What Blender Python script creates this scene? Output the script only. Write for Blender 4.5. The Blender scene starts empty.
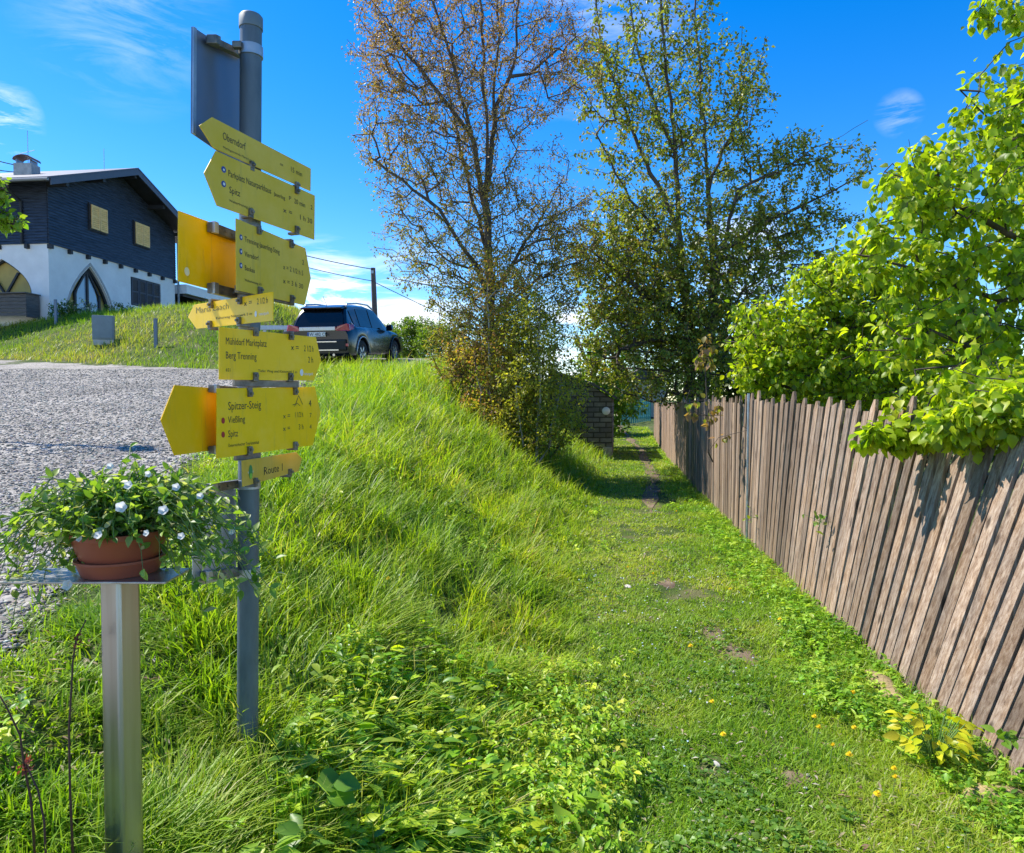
import bpy, bmesh, math, random
import numpy as np
from mathutils import Vector, Matrix, Euler
C = bpy.context.scene.collection
sc = bpy.context.scene
R = math.radians
rng = np.random.default_rng(7)
random.seed(7)

# ------------------------------------------------------------------ camera
F = 711.0; PITCH = R(2.13); EYE = 1.6
cam = bpy.data.cameras.new('camera'); camo = bpy.data.objects.new('camera', cam); C.objects.link(camo)
cam.sensor_width = 36; cam.lens = F/1024*36; cam.clip_start = .05; cam.clip_end = 3000
camo.location = (0, 0, EYE); camo.rotation_euler = (math.pi/2-PITCH, 0, 0)
sc.camera = camo

# ------------------------------------------------------------------ light
SUN_EL = R(52); SUNX, SUNY = -.91, .41           # horizontal direction towards the sun
sun = bpy.data.lights.new('sun', 'SUN'); suno = bpy.data.objects.new('sun', sun); C.objects.link(suno)
sun.energy = 4.6; sun.angle = R(.5); sun.color = (1, .95, .86)
sdir = Vector((SUNX*math.cos(SUN_EL), SUNY*math.cos(SUN_EL), math.sin(SUN_EL))).normalized()
suno.rotation_euler = sdir.to_track_quat('Z', 'Y').to_euler(); suno.location = (-6, -8, 20)
sc.view_settings.view_transform = 'Standard'; sc.view_settings.look = 'None'
sc.view_settings.exposure = .76; sc.view_settings.gamma = 1; sc.view_settings.use_curve_mapping = False

w = bpy.data.worlds.new('World'); sc.world = w; w.use_nodes = True
nt = w.node_tree; nt.nodes.clear()
def N(nt, t, **k):
    n = nt.nodes.new(t)
    for a, b in k.items():
        if a == 'inp':
            for i, v in b.items(): n.inputs[i].default_value = v
        else: setattr(n, a, b)
    return n
def math_n(nt, op, a, b=None, c=None, clamp=False):
    n = nt.nodes.new('ShaderNodeMath'); n.operation = op; n.use_clamp = clamp
    for i, v in enumerate((a, b, c)):
        if v is None: continue
        if isinstance(v, (int, float)): n.inputs[i].default_value = v
        else: nt.links.new(v, n.inputs[i])
    return n.outputs[0]
L = nt.links.new
sky = N(nt, 'ShaderNodeTexSky', sky_type='NISHITA', sun_disc=False, sun_elevation=SUN_EL,
        sun_rotation=math.atan2(SUNX, SUNY), altitude=700, air_density=1.0, dust_density=.25, ozone_density=3.0)
hsv = N(nt, 'ShaderNodeHueSaturation', inp={'Saturation': 1.44, 'Value': 1.27, 'Hue': .508}); L(sky.outputs[0], hsv.inputs['Color'])
geo = N(nt, 'ShaderNodeTexCoord')
sep = N(nt, 'ShaderNodeSeparateXYZ'); L(geo.outputs['Generated'], sep.inputs[0])
mp = N(nt, 'ShaderNodeMapping'); mp.inputs['Scale'].default_value = (1, 1, 2.6); L(geo.outputs['Generated'], mp.inputs[0])
no = N(nt, 'ShaderNodeTexNoise', inp={'Scale': 3.4, 'Detail': 7, 'Roughness': .58, 'Distortion': .25}); L(mp.outputs[0], no.inputs[0])
mp2 = N(nt, 'ShaderNodeMapping'); mp2.inputs['Scale'].default_value = (1, 1.4, 5); mp2.inputs['Rotation'].default_value = (0, .4, .3); L(geo.outputs['Generated'], mp2.inputs[0])
no2 = N(nt, 'ShaderNodeTexNoise', inp={'Scale': 5.5, 'Detail': 8, 'Roughness': .65, 'Distortion': .6}); L(mp2.outputs[0], no2.inputs[0])
# cumulus low over the horizon
th = math_n(nt, 'MULTIPLY_ADD', sep.outputs['Z'], 2.6, .535)
lowc = math_n(nt, 'SUBTRACT', no.outputs[0], th); lowc = math_n(nt, 'MULTIPLY', lowc, 14, clamp=True)
# a few wisps higher up, each round its own direction
def patch(px, py, rad, g):
    d = Vector(((px-512)/F, 1, -(py-400)/F)).normalized()
    dn = N(nt, 'ShaderNodeVectorMath', operation='DISTANCE'); L(geo.outputs['Generated'], dn.inputs[0]); dn.inputs[1].default_value = d
    a = math_n(nt, 'DIVIDE', dn.outputs['Value'], rad)
    a = math_n(nt, 'SUBTRACT', 1, a, clamp=True)
    b = math_n(nt, 'SUBTRACT', no2.outputs[0], .45)
    b = math_n(nt, 'MULTIPLY', b, 6, clamp=True)
    return math_n(nt, 'MULTIPLY', math_n(nt, 'MULTIPLY', a, b), g)
cl = lowc
for p in ((0, 122, .05, 1.2), (590, 20, .14, .35), (130, 15, .12, .22), (893, 118, .028, .45), (400, 318, .11, 1.6), (325, 310, .10, 2.5), (560, 330, .06, 1.6), (740, 262, .07, 1.5), (570, 400, .1, 2)):
    cl = math_n(nt, 'MAXIMUM', cl, patch(*p))
cl = math_n(nt, 'MINIMUM', cl, 1)
cmix = N(nt, 'ShaderNodeMix', data_type='RGBA'); cmix.inputs[7].default_value = (7.2, 7.5, 7.9, 1)
L(cl, cmix.inputs[0]); L(hsv.outputs[0], cmix.inputs[6])
bg = N(nt, 'ShaderNodeBackground', inp={'Strength': .12}); L(cmix.outputs[2], bg.inputs[0])
L(bg.outputs[0], N(nt, 'ShaderNodeOutputWorld').inputs[0])

# ------------------------------------------------------------------ helpers
cp, sp_ = math.cos(PITCH), math.sin(PITCH)
def ray(px, py):
    x = (px-512)/F; u = (426.5-py)/F
    return Vector((x, cp+u*sp_, -sp_+u*cp))
def at(px, py, Y):
    d = ray(px, py); t = Y/d.y
    return Vector((d.x*t, Y, EYE+d.z*t))

def hash2(ix, iy, s):
    h = np.sin(ix*127.1+iy*311.7+s*74.7)*43758.5453
    return h-np.floor(h)
def vnoise(x, y, f=1., s=0):
    x = np.asarray(x, float)*f+17.3*s; y = np.asarray(y, float)*f-9.1*s
    ix, iy = np.floor(x), np.floor(y); fx, fy = x-ix, y-iy
    fx = fx*fx*(3-2*fx); fy = fy*fy*(3-2*fy)
    a = hash2(ix, iy, s); b = hash2(ix+1, iy, s); c = hash2(ix, iy+1, s); d = hash2(ix+1, iy+1, s)
    return (a*(1-fx)+b*fx)*(1-fy)+(c*(1-fx)+d*fx)*fy
def fnoise(x, y, f=1., s=0):
    return .55*vnoise(x, y, f, s)+.3*vnoise(x, y, f*2.1, s+1)+.15*vnoise(x, y, f*4.3, s+2)
def sstep(t): t = np.clip(t, 0, 1); return t*t*(3-2*t)

def xe(Y): return np.interp(Y, [-6, 0, 2.49, 3.14, 4.25, 6.1, 10.6, 15, 16.6, 18.4, 18.9, 20, 26, 60], [-1.0, -1.3, -1.79, -2.0, -2.28, -2.7, -3.3, -4.3, -5.9, -6.0, -2.8, -2.4, -2.2, -2.2])
def xs(Y): return np.interp(Y, [-6, 0, 2.5, 6, 10, 14, 18, 24, 40, 80], [-1.3, -1.3, -1.5, -1.9, -1.9, -1.7, -1.3, -.9, 0, 1])
def xf(Y): return np.interp(Y, [-6, 0, 2.5, 6, 10, 14, 20, 30, 40, 80], [-.2, -.1, .05, .5, 1.05, 1.7, 2.75, 4.2, 5.4, 8])
def xfence(Y): return np.interp(Y, [-6, 1, 3, 3.92, 5.06, 7.7, 13.4, 20, 28, 60], [1.55, 1.85, 2.05, 2.15, 2.28, 2.6, 3.38, 4.36, 5.6, 9])
def xpath(Y): return np.interp(Y, [-6, 2.5, 5.2, 9.5, 14.2, 22.8, 32, 60], [.6, .75, 1.2, 1.84, 2.86, 4.15, 4.95, 8])
def zg(Y): return np.where(Y < 24, .5+.104*np.maximum(Y, -3), .5+.104*24+.02*(np.minimum(Y, 90)-24))
def height(X, Y):
    X = np.asarray(X, float); Y = np.asarray(Y, float)
    lo = .0+.03*np.maximum(Y-24, 0)*(Y < 60)+1.08*(Y >= 60)
    t = (xf(Y)-X)/np.maximum(xf(Y)-xs(Y), .1)
    prof = sstep(np.clip(t, 0, 1))*.55+np.clip(t, 0, 1)*.45
    bank = lo+(zg(Y)-lo)*prof
    # rise to the house terrace
    tt = (X+7.4)*.496+(Y-17.8)*.868
    rise = 1.95*sstep(tt/5.2)*sstep((-X-5)/3.5)
    h = bank+rise*(X < -4)
    bump = (fnoise(X, Y, .9, 3)-.5)*.10+(fnoise(X, Y, 3.1, 5)-.5)*.05
    lot = sstep((xe(Y)-X)/.5)*(rise < .01)
    h = h+bump*(1-.85*lot)
    return h
def hz(x, y): return float(height(x, y))
def ground(px, py):
    d = ray(px, py); t = .8
    while t < 80:
        p = Vector((0, 0, EYE))+d*t
        if p.z < hz(p.x, p.y): return Vector((p.x, p.y, hz(p.x, p.y)))
        t *= 1.004
    return Vector((0, 0, EYE))+d*t

def tag(o, label=None, cat=None, group=None, kind=None):
    if label: o['label'] = label
    if cat: o['category'] = cat
    if group: o['group'] = group
    if kind: o['kind'] = kind
    return o
ROOT = {}
def empty(name, loc=(0, 0, 0), rz=0):
    o = bpy.data.objects.new(name, None); C.objects.link(o); o.location = loc; o.rotation_euler = (0, 0, rz)
    o.empty_display_size = .2
    ROOT[o.name] = Vector(loc); return o
def link(me, name, parent=None, local=False, origin=None):
    o = bpy.data.objects.new(name, me); C.objects.link(o)
    if parent is not None:
        rl = ROOT.get(parent.name, Vector()); ROOT[o.name] = rl
        if not local: me.transform(Matrix.Translation(-rl))
        o.parent = parent
    elif origin is not None:
        me.transform(Matrix.Translation(-Vector(origin))); o.location = origin
        ROOT[o.name] = Vector(origin)
    return o
def nmesh(name, V, quads=None, tris=None, col=None, mat=None, parent=None, smooth=False, origin=None, local=False):
    me = bpy.data.meshes.new(name)
    V = np.ascontiguousarray(V, dtype=np.float32)
    loops = []; starts = []; p = 0
    if quads is not None and len(quads):
        q = np.asarray(quads, np.int32); loops.append(q.ravel()); starts.append(np.arange(len(q), dtype=np.int32)*4); p = len(q)*4
    if tris is not None and len(tris):
        t = np.asarray(tris, np.int32); loops.append(t.ravel()); starts.append(p+np.arange(len(t), dtype=np.int32)*3)
    loops = np.concatenate(loops); starts = np.concatenate(starts)
    me.vertices.add(len(V)); me.vertices.foreach_set('co', V.ravel())
    me.loops.add(len(loops)); me.loops.foreach_set('vertex_index', loops)
    me.polygons.add(len(starts)); me.polygons.foreach_set('loop_start', starts)
    if smooth: me.polygons.foreach_set('use_smooth', np.ones(len(starts), bool))
    me.update(calc_edges=True)
    if col is not None:
        a = me.attributes.new('Col', 'FLOAT_COLOR', 'POINT')
        c = np.ones((len(V), 4), np.float32); c[:, :3] = col; a.data.foreach_set('color', c.ravel())
    if mat: me.materials.append(mat)
    return link(me, name, parent, local, origin)

class MB:
    def __init__(s): s.v = []; s.f = []
    def add(s, vs, fs):
        b = len(s.v); s.v += [tuple(v) for v in vs]; s.f += [tuple(b+i for i in f) for f in fs]; return s
    def box(s, c, sz, M=None):
        x, y, z = [k/2 for k in sz]; c = Vector(c)
        vs = [Vector((a*x, b*y, d*z)) for a in (-1, 1) for b in (-1, 1) for d in (-1, 1)]
        if M is not None: vs = [M @ v for v in vs]
        return s.add([c+v for v in vs], [(0, 1, 3, 2), (4, 6, 7, 5), (0, 4, 5, 1), (2, 3, 7, 6), (0, 2, 6, 4), (1, 5, 7, 3)])
    def prism(s, pts, off):      # planar outline and its copy shifted by off
        n = len(pts); off = Vector(off); a = [Vector(p) for p in pts]; b = [p+off for p in a]
        return s.add(a+b, [tuple(range(n))[::-1], tuple(range(n, 2*n))]+[(i, (i+1) % n, n+(i+1) % n, n+i) for i in range(n)])
    def tube(s, pts, rad, n=8, cap=True, sq=None):
        pts = [Vector(p) for p in pts]; rs = rad if isinstance(rad, (list, tuple)) else [rad]*len(pts)
        vs = []; fs = []; prev = None
        for i, p in enumerate(pts):
            t = (pts[min(i+1, len(pts)-1)]-pts[max(i-1, 0)]).normalized()
            if prev is None: a = t.orthogonal().normalized()
            else: a = (prev-t*prev.dot(t)).normalized()
            prev = a; b = t.cross(a)
            for k in range(n):
                th = 2*math.pi*k/n; vs.append(p+(a*math.cos(th)+b*math.sin(th))*rs[i])
        for i in range(len(pts)-1):
            for k in range(n): fs.append((i*n+k, i*n+(k+1) % n, (i+1)*n+(k+1) % n, (i+1)*n+k))
        if cap: fs.append(tuple(range(n))[::-1]); fs.append(tuple((len(pts)-1)*n+k for k in range(n)))
        return s.add(vs, fs)
    def lathe(s, prof, c, n=24, M=None):
        vs = []; fs = []; c = Vector(c)
        for r, z in prof:
            for k in range(n):
                th = 2*math.pi*k/n; v = Vector((r*math.cos(th), r*math.sin(th), z))
                vs.append(c+(M @ v if M is not None else v))
        for i in range(len(prof)-1):
            for k in range(n): fs.append((i*n+k, i*n+(k+1) % n, (i+1)*n+(k+1) % n, (i+1)*n+k))
        return s.add(vs, fs)
    def build(s, name, mat, parent=None, smooth=False, bevel=0, local=False, origin=None):
        me = bpy.data.meshes.new(name); me.from_pydata(s.v, [], s.f)
        if smooth:
            me.polygons.foreach_set('use_smooth', [True]*len(me.polygons))
            if smooth == 'auto': me.set_sharp_from_angle(angle=R(40))
        bm = bmesh.new(); bm.from_mesh(me); bmesh.ops.recalc_face_normals(bm, faces=bm.faces)
        if bevel:
            es = [e for e in bm.edges if len(e.link_faces) == 2 and e.calc_face_angle(0) > R(30)]
            bmesh.ops.bevel(bm, geom=es, offset=bevel, segments=2, profile=.6, affect='EDGES', clamp_overlap=True)
        bm.to_mesh(me); bm.free()
        me.materials.append(mat)
        return link(me, name, parent, local, origin)

# ------------------------------------------------------------------ materials
def mat(name): 
    m = bpy.data.materials.new(name); m.use_nodes = True; m.node_tree.nodes.clear(); return m
def out(m, s): L2 = m.node_tree.links.new; L2(s, N(m.node_tree, 'ShaderNodeOutputMaterial').inputs[0])
def simple(name, col, rough=.5, metal=0, var=.12, scale=6, bump=0, bscale=40, spec=.5, stretch=None, coat=0, c2=None, info=0):
    m = mat(name); t = m.node_tree; l = t.links.new
    p = N(t, 'ShaderNodeBsdfPrincipled', inp={'Roughness': rough, 'Metallic': metal, 'Specular IOR Level': spec, 'Coat Weight': coat})
    tc = N(t, 'ShaderNodeTexCoord'); src = tc.outputs['Object']
    if stretch:
        mp = N(t, 'ShaderNodeMapping'); mp.inputs['Scale'].default_value = stretch; l(src, mp.inputs[0]); src = mp.outputs[0]
    n = N(t, 'ShaderNodeTexNoise', inp={'Scale': scale, 'Detail': 6, 'Roughness': .6}); l(src, n.inputs[0])
    mx = N(t, 'ShaderNodeMix', data_type='RGBA')
    a = [c*(1-var) for c in col]; b = [min(1, c*(1+var)) for c in col] if c2 is None else list(c2)
    mx.inputs[6].default_value = (*a, 1); mx.inputs[7].default_value = (*b, 1)
    r = N(t, 'ShaderNodeMapRange', inp={1: .32, 2: .68}); l(n.outputs[0], r.inputs[0]); l(r.outputs[0], mx.inputs[0])
    colo = mx.outputs[2]
    if info:
        oi = N(t, 'ShaderNodeObjectInfo'); hv = N(t, 'ShaderNodeHueSaturation')
        l(math_n(t, 'MULTIPLY_ADD', oi.outputs['Random'], info, 1-info/2), hv.inputs['Value']); l(colo, hv.inputs['Color']); colo = hv.outputs[0]
    l(colo, p.inputs['Base Color'])
    rr = N(t, 'ShaderNodeMapRange', inp={1: .3, 2: .7, 3: max(.02, rough-.08), 4: min(1, rough+.1)}); l(n.outputs[0], rr.inputs[0]); l(rr.outputs[0], p.inputs['Roughness'])
    if bump:
        n2 = N(t, 'ShaderNodeTexNoise', inp={'Scale': bscale, 'Detail': 5}); l(src, n2.inputs[0])
        b_ = N(t, 'ShaderNodeBump', inp={'Strength': bump, 'Distance': .02}); l(n2.outputs[0], b_.inputs['Height']); l(b_.outputs[0], p.inputs['Normal'])
    out(m, p.outputs[0]); return m
def leafmat(name, trans=.4, rough=.45, spec=.35, gain=1.0, hue=.5):
    m = mat(name); t = m.node_tree; l = t.links.new
    at_ = N(t, 'ShaderNodeAttribute', attribute_name='Col')
    g = N(t, 'ShaderNodeNewGeometry')
    # undersides are a little paler than the tops
    hv = N(t, 'ShaderNodeHueSaturation', inp={'Saturation': 1.0, 'Hue': hue}); l(at_.outputs[0], hv.inputs['Color'])
    hv.inputs['Value'].default_value = gain
    p = N(t, 'ShaderNodeBsdfPrincipled', inp={'Roughness': rough, 'Specular IOR Level': spec}); l(hv.outputs[0], p.inputs['Base Color'])
    tr = N(t, 'ShaderNodeBsdfTranslucent')
    gm = N(t, 'ShaderNodeMix', data_type='RGBA', blend_type='MULTIPLY'); gm.inputs[0].default_value = 1; gm.inputs[7].default_value = (1.7, 1.75, .55, 1)
    l(hv.outputs[0], gm.inputs[6]); l(gm.outputs[2], tr.inputs[0])
    mx = N(t, 'ShaderNodeMixShader', inp={0: trans}); l(p.outputs[0], mx.inputs[1]); l(tr.outputs[0], mx.inputs[2])
    out(m, mx.outputs[0]); return m
M_grass = leafmat('grass_blades', .40, .45, .3, hue=.478)
M_leaf = leafmat('leaves', .42, .42, .4, hue=.488)
M_lime = leafmat('lime_leaves', .52, .42, .4, hue=.484)
M_herb = leafmat('herb_leaves', .36, .42, .4, hue=.478)
M_petal = leafmat('petals', .3, .6, .2)
M_bark = simple('bark', (.085, .068, .052), .9, var=.45, scale=9, bump=.6, bscale=30, stretch=(1, 1, .3))
M_barkpale = simple('pale_bark', (.34, .31, .26), .8, var=.35, scale=9, bump=.3, stretch=(1, 1, 2))
M_twig = simple('twig_bark', (.06, .045, .035), .8, var=.3, scale=9)

def soil_mat():
    m = mat('soil'); t = m.node_tree; l = t.links.new
    p = N(t, 'ShaderNodeBsdfPrincipled', inp={'Roughness': .95, 'Specular IOR Level': .15})
    tc = N(t, 'ShaderNodeTexCoord')
    n = N(t, 'ShaderNodeTexNoise', inp={'Scale': 2.2, 'Detail': 8, 'Roughness': .65}); l(tc.outputs['Object'], n.inputs[0])
    r = N(t, 'ShaderNodeValToRGB'); e = r.color_ramp.elements
    e[0].position = .3; e[0].color = (.04, .07, .014, 1); e[1].position = .74; e[1].color = (.20, .155, .09, 1)
    x = e.new(.5); x.color = (.075, .11, .025, 1); l(n.outputs[0], r.inputs[0])
    n2 = N(t, 'ShaderNodeTexNoise', inp={'Scale': 60, 'Detail': 5}); l(tc.outputs['Object'], n2.inputs[0])
    mx = N(t, 'ShaderNodeMix', data_type='RGBA', blend_type='MULTIPLY'); mx.inputs[0].default_value = .6; l(r.outputs[0], mx.inputs[6]); l(n2.outputs[1], mx.inputs[7])
    l(r.outputs[0], p.inputs[0])
    b = N(t, 'ShaderNodeBump', inp={'Strength': .8, 'Distance': .03}); l(n2.outputs[0], b.inputs['Height']); l(b.outputs[0], p.inputs['Normal'])
    out(m, p.outputs[0]); return m
M_soil = soil_mat()
def gravel_mat():
    m = mat('gravel'); t = m.node_tree; l = t.links.new
    p = N(t, 'ShaderNodeBsdfPrincipled', inp={'Roughness': .9, 'Specular IOR Level': .2})
    tc = N(t, 'ShaderNodeTexCoord')
    v = N(t, 'ShaderNodeTexVoronoi', inp={'Scale': 26, 'Randomness': 1}); l(tc.outputs['Object'], v.inputs[0])
    v2 = N(t, 'ShaderNodeTexVoronoi', inp={'Scale': 11}); l(tc.outputs['Object'], v2.inputs[0])
    bw = N(t, 'ShaderNodeSeparateColor'); l(v.outputs['Color'], bw.inputs[0])
    r = N(t, 'ShaderNodeValToRGB'); e = r.color_ramp.elements
    e[0].color = (.17, .155, .13, 1); e[1].color = (.48, .44, .38, 1); l(bw.outputs[0], r.inputs[0])
    n = N(t, 'ShaderNodeTexNoise', inp={'Scale': .7, 'Detail': 6, 'Roughness': .6}); l(tc.outputs['Object'], n.inputs[0])
    r2 = N(t, 'ShaderNodeMapRange', inp={1: .35, 2: .65, 3: .66, 4: 1.12}); l(n.outputs[0], r2.inputs[0])
    mx = N(t, 'ShaderNodeVectorMath', operation='SCALE'); l(r.outputs[0], mx.inputs[0]); l(r2.outputs[0], mx.inputs['Scale'])
    l(mx.outputs[0], p.inputs[0])
    a = math_n(t, 'ADD', v.outputs['Distance'], math_n(t, 'MULTIPLY', v2.outputs['Distance'], .6))
    b = N(t, 'ShaderNodeBump', inp={'Strength': .8, 'Distance': .018}); b.invert = True; l(a, b.inputs['Height']); l(b.outputs[0], p.inputs['Normal'])
    out(m, p.outputs[0]); return m
M_gravel = gravel_mat()
M_dirt = simple('trodden_earth', (.17, .125, .085), .95, var=.4, scale=5, bump=.6, bscale=40, spec=.1)

# ------------------------------------------------------------------ ground
def grid_mesh(name, xsn, ysn, dz, mt, keep=None, kind='structure'):
    Xg, Yg = np.meshgrid(xsn, ysn); Z = height(Xg, Yg)+dz
    V = np.stack([Xg, Yg, Z], -1).reshape(-1, 3); nx = len(xsn); ny = len(ysn)
    i, j = np.meshgrid(np.arange(nx-1), np.arange(ny-1)); a = (j*nx+i)
    q = np.stack([a, a+1, a+nx+1, a+nx], -1)
    if keep is not None:
        k = keep(.5*(Xg[:-1, :-1]+Xg[1:, 1:]), .5*(Yg[:-1, :-1]+Yg[1:, 1:])); q = q[k]
    else: q = q.reshape(-1, 4)
    used = np.unique(q); mpp = np.full(len(V), -1); mpp[used] = np.arange(len(used))
    return tag(nmesh(name, V[used], quads=mpp[q], mat=mt, smooth=True), kind=kind)
xr = np.concatenate([-np.geomspace(600, 9, 40), np.arange(-8.8, 7, .09), np.geomspace(7.2, 600, 40)])
yr = np.concatenate([np.arange(-12, 0, .5), np.arange(0, 12, .09), np.arange(12, 45, .3), np.geomspace(45.5, 1500, 40)])
grid_mesh('ground', xr, yr, 0, M_soil)
def lotmask(X, Y):
    tt = (X+7.4)*.496+(Y-17.8)*.868
    return (X < xe(Y)+.12*(fnoise(X, Y, 2, 9)-.5)) & ((tt < .15) | (X > -6.5)) & (Y < 27)
grid_mesh('gravel', np.concatenate([np.arange(-30, -9, .5), np.arange(-9, -.9, .1)]), np.arange(-6, 27, .1), .004, M_gravel, lotmask)
ys = np.arange(9.6, 38, .2)
tw = (.10+.05*np.sin(ys*1.7)+.03*np.sin(ys*4.1))*sstep((ys-9.4)/2)+.004
xc = xpath(ys)+.04*np.sin(ys*.9)
V = []; Q = []
for k in range(5):
    x = xc+(k/2-1)*tw; V.append(np.stack([x, ys, height(x, ys)+.008], -1))
n = len(ys); V = np.concatenate(V)
for k in range(4):
    a = k*n+np.arange(n-1); Q.append(np.stack([a, a+n, a+n+1, a+1], -1))
tag(nmesh('path', V, quads=np.concatenate(Q), mat=M_dirt, smooth=True), kind='structure')

# ------------------------------------------------------------------ leaves and blades (numpy)
def unit(a): return a/np.maximum(np.linalg.norm(a, axis=-1, keepdims=True), 1e-9)
def leaf_geo(P, D, U, Ln, Wd, droop=.2, fold=.18, hi=True, prof=(.8, 1.0, .55)):
    """leaves from base point P along D with upward normal U"""
    D = unit(D); S = unit(np.cross(D, U)); Nn = np.cross(S, D)
    n = len(P); Ln = np.broadcast_to(Ln, n)[:, None]; Wd = np.broadcast_to(Wd, n)[:, None]*.5
    if hi:
        T = [(0, 0), (.3, 0), (.66, 0), (1, 0), (.22, prof[0]), (.5, prof[1]), (.78, prof[2]), (.22, -prof[0]), (.5, -prof[1]), (.78, -prof[2])]
        tris = [(0, 1, 4), (1, 5, 4), (1, 2, 5), (2, 6, 5), (2, 3, 6), (0, 7, 1), (1, 7, 8), (1, 8, 2), (2, 8, 9), (2, 9, 3)]
    else:
        T = [(0, 0), (.45, 1), (1, 0), (.45, -1)]; tris = [(0, 2, 1), (0, 3, 2)]
    V = np.empty((n, len(T), 3))
    for k, (a, b) in enumerate(T):
        V[:, k] = P+D*a*Ln+S*b*Wd+Nn*(abs(b)*fold*Wd*2-droop*a*a*Ln)
    base = (np.arange(n)*len(T))[:, None, None]
    return V.reshape(-1, 3), (base+np.array(tris)[None]).reshape(-1, 3), len(T)
def leaves(name, P, D, U, Ln, Wd, col, mt=M_leaf, parent=None, kind=None, hi=True, origin=None, **k):
    V, T, m = leaf_geo(P, D, U, Ln, Wd, hi=hi, **k)
    o = nmesh(name, V, tris=T, col=np.repeat(col, m, 0), mat=mt, parent=parent, origin=origin)
    if kind: o['kind'] = kind
    return o
def palette(n, cols, weights, jit=.18, g=None):
    g = g or rng
    idx = g.choice(len(cols), n, p=np.array(weights)/sum(weights))
    c = np.array(cols)[idx]*(1+jit*(g.random((n, 1))*2-1)); c = c*(1+.08*(g.random((n, 3))*2-1))
    return np.clip(c, .003, 1)
def blades(name, P, Ln, Wd, lean, az, col, bend=.6, label=None, cat=None, segs=2):
    """bent tapering blades; lean 0 upright .. 1 flat"""
    n = len(P); dirx = np.stack([np.cos(az), np.sin(az), np.zeros(n)], -1)
    up = np.array([0, 0, 1.]); side = np.stack([-np.sin(az+.7*(rng.random(n)-.5)), np.cos(az), np.zeros(n)], -1)
    ts = np.linspace(0, 1, segs+2)
    V = []
    for i, t in enumerate(ts):
        horiz = (lean*t+bend*lean*t*t)*Ln; vert = Ln*(t-.45*np.minimum(lean*1.2, 1)*t*t)
        c = P+dirx*horiz[:, None]+up*vert[:, None]
        wd = (Wd*(1-t**1.6)*.5)[:, None]
        if i < len(ts)-1: V += [c-side*wd, c+side*wd]
        else: V += [c]
    m = len(V); V = np.stack(V, 1).reshape(-1, 3); b = (np.arange(n)*m)[:, None, None]
    q = [(2*i, 2*i+1, 2*i+3, 2*i+2) for i in range(segs)]; t_ = [(2*segs, 2*segs+1, 2*segs+2)]
    o = nmesh(name, V, quads=(b+np.array(q)[None]).reshape(-1, 4), tris=(b+np.array(t_)[None]).reshape(-1, 3), col=np.repeat(col, m, 0), mat=M_grass)
    return tag(o, label, cat, kind='stuff')
def spread(n, y0, y1, p, u0=-.95, u1=1.0, near_pad=.0):
    """points whose density falls off with distance"""
    t = rng.random(n); e = 1-p+1
    Y = (y0**e+t*(y1**e-y0**e))**(1/e) if abs(e) > 1e-6 else y0*(y1/y0)**t
    u = u0+(u1-u0)*rng.random(n)
    return u*np.maximum(Y, .9)*1.0, Y

# --- tall grass on the bank
def noise_tone(X, Y): return fnoise(X, Y, .55, 21), fnoise(X, Y, 1.7, 33)
BARE = [(ground(740, 657), .17, .24), (ground(714, 634), .10, .16), (ground(795, 778), .07, .06), (ground(668, 585), .09, .18)]
def tall():
    X, Y = spread(640000, 1.0, 22, 1.75)
    k = (X < xf(Y)+.25*fnoise(X, Y, 2, 4)) & (X > xe(Y)-.15*rng.random(len(X))**2) & (Y < 21)
    edge = (X-xe(Y)) < .25*fnoise(X, Y, 3, 8)
    k &= ~(edge & (rng.random(len(X)) < .6))
    cl_ = fnoise(X, Y, 5, 40); k &= rng.random(len(X)) < (.10+1.6*cl_**1.5)*(.5+.9*vnoise(X, Y, 14, 41))
    herb = fnoise(X, Y, .8, 61) 
    k &= ~((herb > .60) & (rng.random(len(X)) < .3))
    X, Y = X[k], Y[k]; n = len(X)
    a, b = noise_tone(X, Y)
    L_ = (.09+.20*rng.random(n)**1.3)*(.6+.8*a)*(1+.25*(Y > 6)+.35*sstep((Y-12)/3))
    near_edge = np.clip((X-xe(Y))/.8, .35, 1)*np.clip((xf(Y)+.35-X)/.7, .4, 1); L_ *= near_edge*np.clip(.58+.42*(Y-1.5)/3.0, .5, 1)
    W_ = .0040+.0034*rng.random(n)+.0007*Y
    # combed downhill to the right
    az = vnoise(X, Y, 4.5, 47)*9+rng.normal(0, 1.15, n); lean = np.clip(rng.normal(.55, .3, n), .05, 1.4)
    L_ *= .45+1.1*vnoise(X, Y, 6.5, 49)
    w_ = np.clip(b*1.9-.42, 0, 1)[:, None]
    g1 = palette(n, [(.06, .19, .012), (.13, .32, .018), (.20, .40, .02)], [2.5, 5, 3])
    g2 = palette(n, [(.25, .42, .025), (.38, .50, .04), (.55, .48, .22)], [5, 4, 1.0])
    col = g1*(1-w_)+g2*w_
    P = np.stack([X, Y, height(X, Y)-.01], -1)
    blades('tall_grass', P, L_, W_, lean, az, col, label='long wind-combed grass covering the whole bank between gravel and path', cat='grass')
    print('tall', n)
tall()
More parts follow.
